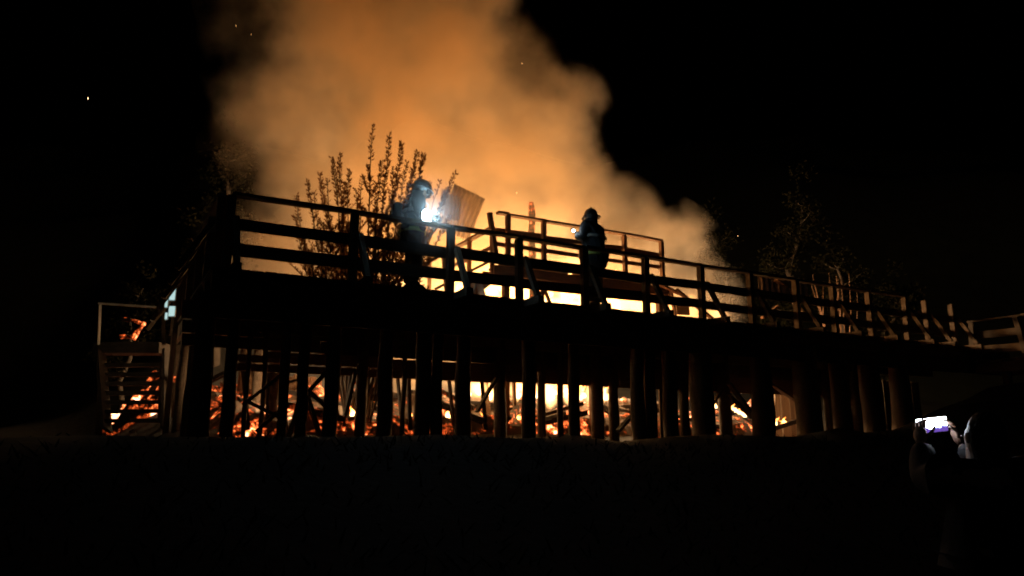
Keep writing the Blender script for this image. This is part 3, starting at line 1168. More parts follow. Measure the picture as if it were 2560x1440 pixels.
# ------------------------------------------------------------------ ember heap behind the steps
hp = at_y(340, 960, 14.9)
mb = MB()
nn = 40
for j in range(nn):
    for i in range(nn):
        x = hp.x - 0.9 + 1.65 * i / (nn - 1)
        y = hp.y - 0.2 + 2.4 * j / (nn - 1)
        e = min(smooth(0, 1, i / 7), smooth(0, 1, (nn - 1 - i) / 7), smooth(0, 1, j / 3), smooth(0, 1, (nn - 1 - j) / 5))
        z = ground_z(x, y) - .3 + e * (0.35 + 0.75 * (j / nn) + .7 * abs(noise.noise(Vector((x * 1.6, y * 1.6, 4)))) + .25 * noise.noise(Vector((x * 5, y * 5, 4))))
        mb.v.append(Vector((x, y, z)))
for j in range(nn - 1):
    for i in range(nn - 1):
        mb.f.append((j * nn + i, j * nn + i + 1, (j + 1) * nn + i + 1, (j + 1) * nn + i))
tag(mb.build('ember_heap', ember_mat('ember_heap', 0.50, 0.68, 6.0, 3.2, (0.05, 0.03, 0.022))), 'heap of red glowing embers behind the open steps', 'embers', kind='stuff')
hb = thing('burning_log', at_y(340, 850, 15.6), 'forked log glowing red on top of the ember heap behind the steps', 'log')
for a, b, r_ in (((310, 798), (362, 812), .05), ((332, 848), (362, 806), .06), ((300, 842), (336, 846), .05)):
    MB().tube([at_y(*a, 15.6), at_y((a[0] + b[0]) / 2, (a[1] + b[1]) / 2 - 3, 15.65), at_y(*b, 15.6)], [r_, r_ * .8, r_ * .6], 8).build('limb', ember_mat('hot_log', .40, .66, 6.0, 6.0), hb, True)


# ------------------------------------------------------------------ shrub
def leaf_quad(mb, p, d, ln, w, r):
    a = d.cross(Vector((r.uniform(-1, 1), r.uniform(-1, 1), r.uniform(-1, 1))))
    if a.length < 1e-4:
        return
    a.normalize()
    q = p + d * ln * .5
    mb.add([p, q + a * w * .5, p + d * ln, q - a * w * .5], [(0, 1, 2, 3)])


def shrub():
    r = random.Random(21)
    Y0 = 12.6
    base = at_y(905, 760, Y0)
    base.z = ground_z(base.x, base.y) - .1
    sh = thing('shrub', base, 'tall bushy shrub with upright leafy spikes behind the railing', 'shrub')
    tips = [(768, 452), (802, 432), (828, 395), (848, 385), (870, 425), (932, 311), (972, 335), (1004, 357), (1045, 380), (1061, 385), (1137, 432), (1018, 405), (906, 440), (940, 455), (738, 488), (1100, 452), (1075, 455), (780, 480), (815, 445), (890, 470), (985, 420), (1120, 470), (955, 400), (1030, 425), (862, 455), (735, 540), (1125, 540), (750, 575), (1010, 500), (1060, 520)]
    fm = MB()
    for k, (x, y) in enumerate(tips):
        dep = Y0 + r.uniform(-.55, .6)
        tip = at_y(x, y, dep)
        mid = base.lerp(tip, r.uniform(.42, .6)) + Vector(((tip.x - base.x) * r.uniform(-.22, .25) + r.uniform(-.14, .14), r.uniform(-.2, .2), 0))
        b0 = base + Vector((r.uniform(-.22, .22), r.uniform(-.15, .15), 0))
        pts = []
        for i in range(13):
            u = i / 12
            p = b0 * (1 - u) ** 2 + mid * 2 * u * (1 - u) + tip * u * u
            p = p + Vector((noise.noise(p * 2 + Vector((k, 0, 0))), noise.noise(p * 2 + Vector((0, k, 0))), 0)) * .05 * u
            pts.append(p)
        MB().tube(pts, [.030 * (1 - .8 * i / 12) for i in range(13)], 6).build('stem', BARK, sh, True)
        # leaves hug the upper stem tightly (spikes)
        n = int(r.choice((170, 260, 340, 420)) * (.75 if y > 440 else 1.0))
        gap0 = r.uniform(.5, .9)
        for i in range(n):
            u = 0.40 + .60 * (i / n) ** r.uniform(.7, 1.0)
            if abs(u - gap0) < .03:
                continue
            f = u * 12
            a = min(11, int(f))
            p = pts[a].lerp(pts[a + 1], f - a)
            d = (pts[a + 1] - pts[a]).normalized()
            an = r.uniform(0, 6.28)
            side = d.cross(Vector((math.cos(an), math.sin(an), .2))).normalized()
            ld = (d * r.uniform(.7, 1.0) + side * r.uniform(.5, 1.1)).normalized()
            leaf_quad(fm, p + side * .012, ld, r.uniform(.065, .11) * (1.15 - .35 * u), r.uniform(.024, .042), r)
        # side twigs lower down
        for q in range(12):
            u = r.uniform(.28, .78)
            f = u * 12
            a = min(11, int(f))
            p = pts[a].lerp(pts[a + 1], f - a)
            an = r.uniform(0, 6.28)
            d = Vector((math.cos(an) * .8, math.sin(an) * .6, r.uniform(.35, 1.2))).normalized()
            ln = r.uniform(.2, .85) * (1.2 if u < .5 else .7)
            tw = [p, p + d * ln * .5 + Vector((0, 0, .03)), p + d * ln + Vector((0, 0, .10))]
            fm.tube(tw, [.008, .006, .003], 4)
            for i in range(int(r.uniform(25, 95))):
                uu = r.uniform(.1, 1)
                pp = tw[0].lerp(tw[2], uu)
                an = r.uniform(0, 6.28)
                ld = (d + Vector((math.cos(an), math.sin(an), r.uniform(-.3, .6))) * .9).normalized()
                leaf_quad(fm, pp, ld, r.uniform(.045, .085), r.uniform(.018, .032), r)
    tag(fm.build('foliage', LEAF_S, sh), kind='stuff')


shrub()


# ------------------------------------------------------------------ trees
def tree(label, px_, top_py, dep, cw, seed, n_leaf=4200, bare=.35, leafm=None, name='tree'):
    r = random.Random(seed)
    top = at_y(px_, top_py, dep)
    base = Vector((top.x, top.y, ground_z(top.x, top.y) - .2))
    h = top.z - base.z
    t = thing(name, base, label, 'tree', None)
    tm = MB()
    pts = [base + Vector((r.uniform(-.1, .1) * i, r.uniform(-.1, .1) * i, h * .82 * i / 6)) for i in range(7)]
    tm.tube(pts, [.17 * h / 7 * (1 - .85 * i / 6) for i in range(7)], 8)
    cen = []
    for k in range(24):
        f = r.uniform(bare, .98)
        a = min(5, int(f * 6))
        p = pts[a].lerp(pts[a + 1], f * 6 - a)
        an = r.uniform(0, 6.28)
        ln = cw * (1.05 - f * .75) * r.uniform(.5, 1.0)
        e = p + Vector((math.cos(an) * ln, math.sin(an) * ln, ln * r.uniform(.1, .7)))
        tm.tube([p, p.lerp(e, .5) + Vector((0, 0, -.05)), e], [.035, .022, .008], 5)
        cen.append((e, r.uniform(.3, .62)))
        cen.append((p.lerp(e, .6), r.uniform(.25, .5)))
    cen.append((pts[-1] + Vector((0, 0, h * .1)), .5))
    tm.build('trunk', BARK, t, True)
    lm = MB()
    for i in range(n_leaf):
        c, rr = cen[i % len(cen)]
        v = Vector((r.gauss(0, 1), r.gauss(0, 1), r.gauss(0, .8)))
        v = v.normalized() * rr * (r.random() ** .45) * cw * .55
        d = Vector((r.uniform(-1, 1), r.uniform(-1, 1), r.uniform(-.7, .9))).normalized()
        leaf_quad(lm, c + v, d, r.uniform(.09, .17), r.uniform(.04, .08), r)
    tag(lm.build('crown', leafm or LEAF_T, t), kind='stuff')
    return t


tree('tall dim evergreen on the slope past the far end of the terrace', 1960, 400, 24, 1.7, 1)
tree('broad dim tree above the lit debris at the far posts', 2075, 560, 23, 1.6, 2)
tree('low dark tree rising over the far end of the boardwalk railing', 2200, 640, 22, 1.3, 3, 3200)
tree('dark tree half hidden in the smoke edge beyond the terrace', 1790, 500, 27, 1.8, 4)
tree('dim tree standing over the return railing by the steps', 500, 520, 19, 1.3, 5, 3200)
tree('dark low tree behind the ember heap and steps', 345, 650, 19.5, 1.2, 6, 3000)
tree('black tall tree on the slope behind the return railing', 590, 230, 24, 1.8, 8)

# bare shrub lit orange beside the far posts
r = random.Random(4)
q = at_y(2085, 800, 18.2)
bs = thing('bare_shrub', Vector((q.x, q.y, ground_z(q.x, q.y))), 'leafless shrub with fire-lit orange branches behind the far posts', 'shrub')
for k in range(11):
    b0 = Vector((q.x + r.uniform(-.15, .15), q.y + r.uniform(-.15, .15), ground_z(q.x, q.y) - .1))
    tip = at_y(2085 + r.uniform(-62, 62), r.uniform(672, 730), 18.2 + r.uniform(-.4, .4))
    mid = b0.lerp(tip, .55) + Vector((r.uniform(-.12, .12), r.uniform(-.1, .1), 0))
    MB().tube([b0, b0.lerp(mid, .5), mid, mid.lerp(tip, .5) + Vector((r.uniform(-.08, .08), 0, 0)), tip], [.026, .022, .017, .011, .004], 6).build('stem', WOODW, bs, True)

# fallen roof sheet on the debris at the far side
pa, pb, pc = at_y(1892, 684, 17.4), at_y(2014, 700, 17.6), at_y(1900, 738, 16.8)
corrugated('corrugated_sheet', 'scorched roof sheet lying on the debris past the last bright gap', pa, (pb - pa).normalized(), (pc - pa).normalized(), (pb - pa).length, (pc - pa).length, 9, .05, METAL)

# ------------------------------------------------------------------ people
def skin_mesh(name, pts, edges, rad, root, sub=2):
    me = bpy.data.meshes.new(name)
    keys = list(pts)
    me.from_pydata([tuple(pts[k]) for k in keys], [(keys.index(a), keys.index(b)) for a, b in edges], [])
    o = bpy.data.objects.new('tmp', me)
    COL.objects.link(o)
    o.modifiers.new('s', 'SKIN').use_smooth_shade = True
    for i, k in enumerate(keys):
        sv = me.skin_vertices[0].data[i]
        rr = rad[k]
        sv.radius = rr if isinstance(rr, tuple) else (rr, rr)
        sv.use_root = (k == root)
    ss = o.modifiers.new('u', 'SUBSURF')
    ss.levels = ss.render_levels = sub
    dg = bpy.context.evaluated_depsgraph_get()
    res = bpy.data.meshes.new_from_object(o.evaluated_get(dg))
    bpy.data.objects.remove(o)
    res.name = name
    res.materials.clear()
    res.polygons.foreach_set('use_smooth', [True] * len(res.polygons))
    return res


def frame_of(fwd):
    f = Vector((fwd.x, fwd.y, 0)).normalized()
    l = Vector((0, 0, 1)).cross(f)
    return lambda a, b, c: f * a + l * b + Vector((0, 0, c))


BODY_E = [('pelvis', 'belly'), ('belly', 'chest'), ('chest', 'neck'), ('neck', 'head'), ('head', 'crown'), ('head', 'nose')]
for s_ in 'LR':
    BODY_E += [('chest', 'sh' + s_), ('sh' + s_, 'el' + s_), ('el' + s_, 'wr' + s_), ('pelvis', 'hip' + s_), ('hip' + s_, 'kn' + s_), ('kn' + s_, 'an' + s_), ('an' + s_, 'toe' + s_)]


def hand_mb(wrist, d, pn, side, curl=1.0, sc=1.0):
    """palm and five unequal bent fingers; d = pointing direction, pn = palm normal, side=+1/-1 for thumb"""
    d = d.normalized()
    pn = (pn - d * pn.dot(d)).normalized()
    w = d.cross(pn) * side
    mb = MB()
    rot = Matrix((w, d, pn)).transposed()
    mb.ell(wrist + d * .045 * sc, (.042 * sc, .055 * sc, .018 * sc), 10, 7, rot)
    for k, (off, ln) in enumerate(((.031, .072), (.011, .082), (-.010, .076), (-.030, .060))):
        p = wrist + d * .085 * sc + w * off * sc
        pts = [p]
        ang = .25 * curl
        for seg in range(3):
            dd = d * math.cos(ang) + pn * math.sin(ang)
            p = p + dd * ln * sc * (.45, .32, .25)[seg]
            pts.append(p)
            ang += .75 * curl
        mb.tube(pts, [.0095 * sc, .009 * sc, .0085 * sc, .006 * sc], 6)
    p = wrist + d * .03 * sc + w * .036 * sc
    pts = [p, p + (w * .75 + d * .6 + pn * .25).normalized() * .032 * sc]
    pts.append(pts[1] + (w * .15 + d * .8 + pn * .6).normalized() * .03 * sc)
    pts.append(pts[2] + (d * .7 + pn * .7).normalized() * .022 * sc)
    mb.tube(pts, [.012 * sc, .011 * sc, .0095 * sc, .007 * sc], 6)
    return mb


def figure(name, label, base, fwd, J, mats, hem=.22, bulk=1.0):
    G = frame_of(fwd)
    P = {k: base + G(*v) for k, v in J.items()}
    t = thing(name, base, label, 'person')
    rad = {'pelvis': (.15, .12), 'belly': (.14, .11), 'chest': (.165, .12), 'neck': .055, 'head': (.078, .092), 'crown': (.06, .07), 'nose': .012}
    for s_ in 'LR':
        rad.update({'sh' + s_: .062, 'el' + s_: .043, 'wr' + s_: .03, 'hip' + s_: .09, 'kn' + s_: .06, 'an' + s_: .042, 'toe' + s_: .035})
    link('body', skin_mesh('body', P, BODY_E, rad, 'pelvis'), mats['skin'], t)
    # jacket
    jr = {'pelvis': (.235, .185), 'belly': (.225, .175), 'chest': (.235, .175), 'collar': .10}
    jp = {k: P[k] for k in ('pelvis', 'belly', 'chest')}
    jp['collar'] = P['chest'].lerp(P['neck'], .75)
    je = [('pelvis', 'belly'), ('belly', 'chest'), ('chest', 'collar')]
    jp['hem'] = P['pelvis'] + Vector((0, 0, -hem))
    jr['hem'] = (.235, .185)
    je.append(('pelvis', 'hem'))
    for s_ in 'LR':
        for k, rr in (('sh', .11), ('el', .088), ('wr', .062)):
            jp[k + s_] = P[k + s_]
            jr[k + s_] = rr
        je += [('chest', 'sh' + s_), ('sh' + s_, 'el' + s_), ('el' + s_, 'wr' + s_)]
    jr = {k: (v[0] * bulk, v[1] * bulk) if isinstance(v, tuple) else v * bulk for k, v in jr.items()}
    link('jacket', skin_mesh('jacket', jp, je, jr, 'belly'), mats['jacket'], t)
    # trousers
    tp_, tr_, te_ = {'pelvis': P['pelvis']}, {'pelvis': (.17, .14)}, []
    for s_ in 'LR':
        for k, rr in (('hip', .125), ('kn', .108), ('cuff', .098)):
            tp_[k + s_] = P[k + s_] if k != 'cuff' else P['kn' + s_].lerp(P['an' + s_], .86)
            tr_[k + s_] = rr
        te_ += [('pelvis', 'hip' + s_), ('hip' + s_, 'kn' + s_), ('kn' + s_, 'cuff' + s_)]
    link('trousers', skin_mesh('trousers', tp_, te_, tr_, 'pelvis'), mats['trousers'], t)
    for s_ in 'LR':
        an, toe = P['an' + s_], P['toe' + s_]
        d = (toe - an)
        d.z = 0
        d.normalize()
        heel = an - d * .05
        heel.z = base.z + .045
        toe2 = an + d * .19
        toe2.z = base.z + .04
        up = P['kn' + s_].lerp(an, .78)
        link('boot', skin_mesh('boot', {'u': up, 'a': an, 'h': heel, 't': toe2}, [('u', 'a'), ('a', 'h'), ('a', 't')], {'u': .075, 'a': .06, 'h': .045, 't': .042}, 'a', 2), RUBBER, t)
    return t, P, G


def ring(parent, name, m, c, axis, ra, rb, up, h=.05):
    """closed band of tape around a limb or the torso"""
    axis = axis.normalized()
    a = (up - axis * up.dot(axis)).normalized()
    b = axis.cross(a)
    mb = MB()
    n = 20
    for k in range(n):
        an = 2 * math.pi * k / n
        rd = a * math.cos(an) * ra + b * math.sin(an) * rb
        for zz, q in ((-h / 2, 1.0), (h / 2, 1.0), (h / 2, .93), (-h / 2, .93)):
            mb.v.append(c + rd * q + axis * zz)
    for k in range(n):
        k2 = (k + 1) % n
        for e in range(4):
            e2 = (e + 1) % 4
            mb.f.append((4 * k + e, 4 * k2 + e, 4 * k2 + e2, 4 * k + e2))
    return mb.build(name, m, parent, True)


def helmet(parent, c, f, up, shell, brim=False):
    """dome with brim, comb, visor, ear cover and neck cloth; f = facing direction"""
    f = (f - up * f.dot(up)).normalized()
    l = up.cross(f)
    rot = Matrix((f, l, up)).transposed()
    mb = MB()
    n, m_ = 20, 9
    for i in range(m_ + 1):
        ph = math.pi * .60 * i / m_
        for k in range(n):
            an = 2 * math.pi * k / n
            x, y, z = .145 * math.sin(ph) * math.cos(an), .122 * math.sin(ph) * math.sin(an), .135 * math.cos(ph)
            if z < 0 and math.cos(an) < .2:
                x *= 1.0
                z *= 1.7
            mb.v.append(c + rot @ Vector((x, y, z)))
    for i in range(m_):
        for k in range(n):
            k2 = (k + 1) % n
            mb.f.append((i * n + k, (i + 1) * n + k, (i + 1) * n + k2, i * n + k2))
    h = mb.build('helmet', shell, parent, True, True)
    md = h.modifiers.new('t', 'SOLIDIFY')
    md.thickness = .008
    # brim
    mb = MB()
    for k in range(24):
        an = 2 * math.pi * k / 24
        w = .030 + (.035 if brim else .02) * max(0, math.cos(an)) + (.045 if brim else 0.0) * max(0, -math.cos(an))
        for q, dz in ((0, .012), (w, -.008 - (.02 if brim else 0)), (w, -.018 - (.02 if brim else 0)), (0, -.004)):
            mb.v.append(c + rot @ Vector(((.142 + q) * math.cos(an), (.12 + q) * math.sin(an), dz)))
    for k in range(24):
        k2 = (k + 1) % 24
        for e in range(4):
            mb.f.append((4 * k + e, 4 * k2 + e, 4 * k2 + (e + 1) % 4, 4 * k + (e + 1) % 4))
    mb.build('brim', shell, h, True)
    # comb along the top
    pts = [c + rot @ Vector((.148 * math.sin(a), 0, .138 * math.cos(a))) for a in [R(-70 + 14 * i) for i in range(11)]]
    MB().tube(pts, [.008, .012, .014, .015, .015, .015, .015, .015, .014, .012, .008], 6).build('comb', shell, h, True)
    # visor
    mb = MB()
    for i in range(9):
        an = R(-62 + 15.5 * i)
        for z, rr in ((.03, .152), (-.02, .168), (-.085, .165), (-.085, .160), (-.02, .162), (.03, .146)):
            mb.v.append(c + rot @ Vector((rr * math.cos(an), rr * .84 * math.sin(an), z)))
    for i in range(8):
        for e in range(6):
            mb.f.append((6 * i + e, 6 * (i + 1) + e, 6 * (i + 1) + (e + 1) % 6, 6 * i + (e + 1) % 6))
    mb.build('visor', VISOR, h, True)
    # neck cloth
    mb = MB()
    for i in range(11):
        an = R(75 + 21 * i)
        for z, rr in ((-.06, .128), (-.13, .135), (-.20, .15), (-.20, .14), (-.06, .118)):
            mb.v.append(c + rot @ Vector((rr * math.cos(an), rr * .9 * math.sin(an), z)))
    for i in range(10):
        for e in range(5):
            mb.f.append((5 * i + e, 5 * (i + 1) + e, 5 * (i + 1) + (e + 1) % 5, 5 * i + (e + 1) % 5))
    mb.build('neck_cloth', TURNOUT, h, True)
    return h


def face_bits(parent, c, f, up, eyes=True):
    f = f.normalized()
    l = up.cross(f).normalized()
    for s_ in (-1, 1):
        MB().ell(c + f * .083 + l * .031 * s_ + up * .01, (.012, .012, .009), 8, 6).build('eye', EYE_M, parent, True)
        MB().ell(c + l * .083 * s_ - f * .005, (.018, .010, .03), 8, 6, Matrix((f, l, up)).transposed()).build('ear', SKIN, parent, True)
    MB().ell(c + f * .088 - up * .045, (.012, .024, .006), 8, 6, Matrix((f, l, up)).transposed()).build('mouth', rough_mat('lips', (.3, .13, .1), (.36, .17, .13), 9), parent, True)


# --- firefighter with the bright lamp
TD = 0.42
s1_ = at_t(1026, 716, TD)[0]
base1 = L(s1_, TD, DECK + .002)
f1 = (D * math.cos(R(14)) - N * math.sin(R(14)))
J1 = dict(pelvis=(0, 0, .95), belly=(.01, 0, 1.10), chest=(.045, 0, 1.30), neck=(.085, 0, 1.47), head=(.115, 0, 1.56), crown=(.11, 0, 1.645), nose=(.215, 0, 1.535),
          shL=(.05, .19, 1.39), elL=(.10, .24, 1.13), wrL=(.30, .10, 1.16), shR=(.05, -.19, 1.39), elR=(.06, -.25, 1.13), wrR=(.27, -.12, 1.14),
          hipL=(0, .10, .90), knL=(.03, .12, .49), anL=(-.03, .13, .09), toeL=(.12, .15, .04), hipR=(0, -.10, .90), knR=(.06, -.12, .49), anR=(.02, -.13, .09), toeR=(.17, -.16, .04))
FFM = dict(skin=SKIN, jacket=TURNOUT, trousers=TURNOUT)
ff1, Pf, Gf = figure('person', 'firefighter in a pale helmet looking down at the bright lamp they hold', base1, f1, J1, FFM)
hd = (Gf(.95, 0, -.28)).normalized()
hup = (Gf(.28, 0, .95)).normalized()
helmet(ff1, Pf['head'] + hup * .045, hd, hup, HELM)
face_bits(ff1, Pf['head'], hd, hup)
ring(ff1, 'reflective_stripe', LIME, Pf['pelvis'] + Vector((0, 0, -.03)), Vector((0, 0, 1)), .250, .20, Gf(0, 1, 0), .06)
ring(ff1, 'reflective_stripe', SILVER, Pf['belly'].lerp(Pf['chest'], .55), Vector((0, 0, 1)), .250, .19, Gf(0, 1, 0), .05)
for s_ in 'LR':
    ring(ff1, 'reflective_stripe', LIME, Pf['el' + s_].lerp(Pf['wr' + s_], .7), Pf['wr' + s_] - Pf['el' + s_], .078, .078, Vector((0, 0, 1)), .045)
    ring(ff1, 'reflective_stripe', LIME, Pf['kn' + s_].lerp(Pf['an' + s_], .45), Pf['an' + s_] - Pf['kn' + s_], .112, .112, Gf(1, 0, 0), .05)
# breathing-set bottle on the back
bp0, bp1 = Pf['pelvis'] + Gf(-.24, 0, .10), Pf['chest'] + Gf(-.26, 0, .06)
MB().tube([bp0, bp0.lerp(bp1, .04), bp0.lerp(bp1, .92), bp1], [.04, .075, .075, .03], 12).build('air_cylinder', HELMD, ff1, True)
for s_ in (1, -1):
    MB().tube([Pf['chest'] + Gf(-.15, .11 * s_, .12), Pf['chest'] + Gf(.03, .13 * s_, .17), Pf['chest'] + Gf(.165, .11 * s_, .02), Pf['belly'] + Gf(.17, .12 * s_, -.02)], .014, 6).build('strap', SILVER, ff1, True)
for s_, sd in (('L', 1), ('R', -1)):
    hand_mb(Pf['wr' + s_], Gf(.9, -.35 * sd, .15), Gf(.2, -1.0 * sd, 0), sd, 1.0, 1.12).build('glove', RUBBER, ff1, True)


def torch(name, label, pos, aim, r0, ln, lens_m, body_m, power, lightcol, lrad):
    aim = aim.normalized()
    t = thing(name, pos, label, 'lamp')
    MB().tube([pos - aim * ln, pos - aim * ln * .96, pos - aim * ln * .45, pos - aim * ln * .3, pos - aim * .012, pos], [r0 * .45, r0 * .62, r0 * .62, r0 * .95, r0 * 1.12, r0 * 1.1], 18).build('housing', body_m, t, True)
    MB().tube([pos + aim * .001, pos + aim * .008, pos + aim * .012], [r0, r0 * .95, r0 * .6], 24).build('lens', lens_m, t, True)
    if ln > .12:
        hv = Vector((0, 0, 1))
        a = pos - aim * ln * .15 + hv * r0
        MB().tube([a, a + hv * .06 - aim * .01, a + hv * .06 - aim * ln * .6, pos - aim * ln * .85 + hv * r0 * .6], .010, 7).build('handle', body_m, t, True)
    ld = bpy.data.lights.new('torch_light', 'POINT')
    ld.energy = power
    ld.color = lightcol
    ld.shadow_soft_size = lrad
    o = bpy.data.objects.new('torch_light', ld)
    o.location = aim * (lrad + .03)
    o.parent = t
    COL.objects.link(o)
    return t


lamp_t = TD - .30
sl, zl = at_t(1066, 541, lamp_t)
lamp_p = L(sl, lamp_t, zl)
torch('hand_lamp', 'blue-white hand lamp shining brightly in the hands of the pale-helmeted firefighter', lamp_p, (D * .45 - N * .85), .10, .18,
      emit_mat('lamp_lens', (.72, .9, 1.0), 60), PLASTIC, 18, (.46, .80, 1.0), .06)

# --- second firefighter, back to us
s2_ = at_t(1488, 772, TD)[0]
base2 = L(s2_, TD, DECK + .002)
f2 = (N * math.cos(R(18)) - D * math.sin(R(18)))
J2 = dict(pelvis=(0, 0, 1.0), belly=(0, 0, 1.15), chest=(.02, 0, 1.36), neck=(.03, 0, 1.54), head=(.045, 0, 1.63), crown=(.045, 0, 1.72), nose=(.148, 0, 1.61),
          shL=(.02, .185, 1.46), elL=(.02, .27, 1.22), wrL=(.16, .27, 1.32), shR=(.02, -.185, 1.46), elR=(.03, -.235, 1.17), wrR=(.20, -.10, 1.10),
          hipL=(0, .10, .95), knL=(.02, .095, .52), anL=(-.02, .09, .09), toeL=(.12, .12, .04), hipR=(0, -.10, .95), knR=(.03, -.095, .52), anR=(.0, -.095, .09), toeR=(.14, -.12, .04))
ff2, Pg, Gg = figure('person', 'firefighter in a dark brimmed helmet, silhouetted with a small torch at the shoulder', base2, f2, J2, FFM, .34, 1.10)
helmet(ff2, Pg['head'] + Vector((0, 0, .05)), Gg(1, -.9, 0), Vector((0, 0, 1)), HELMD, True)
face_bits(ff2, Pg['head'], Gg(1, 0, 0), Vector((0, 0, 1)))
ring(ff2, 'reflective_stripe', LIME, Pg['pelvis'] + Vector((0, 0, -.03)), Vector((0, 0, 1)), .272, .218, Gg(0, 1, 0), .06)
ring(ff2, 'reflective_stripe', SILVER, Pg['belly'].lerp(Pg['chest'], .6), Vector((0, 0, 1)), .272, .21, Gg(0, 1, 0), .05)
for s_ in 'LR':
    ring(ff2, 'reflective_stripe', LIME, Pg['kn' + s_].lerp(Pg['an' + s_], .45), Pg['an' + s_] - Pg['kn' + s_], .112, .112, Gg(1, 0, 0), .05)
    hand_mb(Pg['wr' + s_], Gg(.35, -.2, .6) if s_ == 'L' else Gg(.8, .5, 0), Gg(.5, 0, .2) if s_ == 'L' else Gg(0, 1, 0), 1 if s_ == 'L' else -1, 1.1, 1.12).build('glove', RUBBER, ff2, True)
tq = Pg['wrL'] + Gg(.0, .07, .05)
torch('small_torch', 'small white torch held at the shoulder by the silhouetted firefighter', tq, Gg(-.35, .9, -.2), .021, .10,
      emit_mat('torch_lens', (.85, .95, 1.0), 40), PLASTIC, 1.5, (.8, .92, 1.0), .02)

# --- onlooker filming with a phone
ph_c = at_y(2330, 1063, 4.15)
onb = Vector((2.28, 3.02, 0))
onb.z = ground_z(onb.x, onb.y)
fo = (ph_c - Vector((onb.x, onb.y, 0)))
fo.z = 0
fo = fo.normalized()
hz = at_y(2464, 1092, 3.78)
J3 = dict(pelvis=(0, 0, .96), belly=(0, 0, 1.10), chest=(.0, 0, 1.30), neck=(.01, 0, 1.47), head=(.03, 0, 1.585), crown=(.02, 0, 1.68), nose=(.142, 0, 1.575),
          shL=(0, .19, 1.40), elL=(.20, .25, 1.24), wrL=(.38, .11, 1.46), shR=(0, -.19, 1.40), elR=(.20, -.27, 1.24), wrR=(.40, -.10, 1.46),
          hipL=(0, .10, .91), knL=(.02, .11, .5), anL=(-.02, .11, .09), toeL=(.12, .13, .04), hipR=(0, -.10, .91), knR=(.02, -.11, .5), anR=(-.02, -.11, .09), toeR=(.12, -.13, .04))
dz = hz.z - (onb.z + 1.59)
onb2 = Vector((hz.x, hz.y, ground_z(hz.x, hz.y)))
scl = (hz.z - onb2.z) / 1.59
fo = (ph_c - hz)
fo.z = 0
dist = fo.length
fo.normalize()
J3 = {k: (v[0], v[1], v[2] * scl) for k, v in J3.items()}
J3['wrL'] = (dist - .05, .115, ph_c.z - onb2.z - .10)
J3['wrR'] = (dist - .05, -.115, ph_c.z - onb2.z - .10)
J3['elL'] = (dist * .5, .23, ph_c.z - onb2.z - .30)
J3['elR'] = (dist * .5, -.25, ph_c.z - onb2.z - .30)
on, Po, Go = figure('person', 'onlooker in a dark hooded jacket filming the fire with a phone', onb2, fo, J3, dict(skin=SKIN, jacket=JACKETD, trousers=JACKETD))
face_bits(on, Po['head'], Go(1, 0, 0), Vector((0, 0, 1)))
hc = Po['head']
mb = MB()
Ho = Matrix((Go(1, 0, 0), Go(0, 1, 0), Vector((0, 0, 1)))).transposed()
for i in range(11):
    th_ = math.pi * i / 10
    for k in range(15):
        an = R(104 + 152 * k / 14)
        p = Vector((.114 * math.sin(th_) * math.cos(an) - .01, .104 * math.sin(th_) * math.sin(an), .135 * math.cos(th_) - (.03 if th_ > 2 else 0)))
        mb.v.append(hc + Ho @ p)
for i in range(10):
    for k in range(14):
        mb.f.append((i * 15 + k, (i + 1) * 15 + k, (i + 1) * 15 + k + 1, i * 15 + k + 1))
hd_ = mb.build('hood', JACKETD, on, True, True)
hd_.modifiers.new('t', 'SOLIDIFY').thickness = .012
mb = MB()
mb.ell(hc + Go(-.040, 0, .040), (.080, .086, .095), 14, 9, Ho)
mb.build('hair', HAIR, on, True)
for s_, sd in (('L', 1), ('R', -1)):
    hand_mb(Po['wr' + s_], Go(.25, -.12 * sd, .95), Go(.35, -1.0 * sd, 0), -sd, .9, 1.0).build('hand', SKIN, on, True)


def screen_build(m, nt, out):
    tc = nd(nt, 'ShaderNodeTexCoord')
    sp = nd(nt, 'ShaderNodeSeparateXYZ')
    nt.links.new(tc.outputs['Object'], sp.inputs[0])
    n1 = nd(nt, 'ShaderNodeTexNoise')
    n1.inputs['Scale'].default_value = 45
    n1.inputs['Detail'].default_value = 3
    nt.links.new(tc.outputs['Object'], n1.inputs[0])
    # bright upper part of the filmed picture, dark band and small bright patches under it
    a = nd(nt, 'ShaderNodeMath', operation='MULTIPLY_ADD')
    a.inputs[1].default_value = 24.0
    a.inputs[2].default_value = 0.20
    nt.links.new(sp.outputs[2], a.inputs[0])
    b = nd(nt, 'ShaderNodeMath', operation='MULTIPLY_ADD')
    b.inputs[1].default_value = 1.6
    nt.links.new(n1.outputs[0], b.inputs[0])
    nt.links.new(a.outputs[0], b.inputs[2])
    rp = ramp(nt, b.outputs[0], [(0.62, (0.004, 0.002, 0.012)), (0.78, (0.03, 0.035, 0.08)), (0.9, (0.80, 0.90, 1.0))])
    e = nd(nt, 'ShaderNodeEmission')
    nt.links.new(rp.outputs[0], e.inputs[0])
    e.inputs[1].default_value = 40
    nt.links.new(e.outputs[0], out.inputs[0])


SCREEN = mat('phone_screen', screen_build)
ph = thing('phone', ph_c, 'phone with a glowing blue-white screen held up by the hooded onlooker', 'phone')
pn = (Vector((hz.x - .10, hz.y - .45, hz.z)) - ph_c).normalized()
px_r = Vector((0, 0, 1)).cross(pn).normalized()
py_u = pn.cross(px_r)
RM = Matrix((px_r, pn, py_u)).transposed()


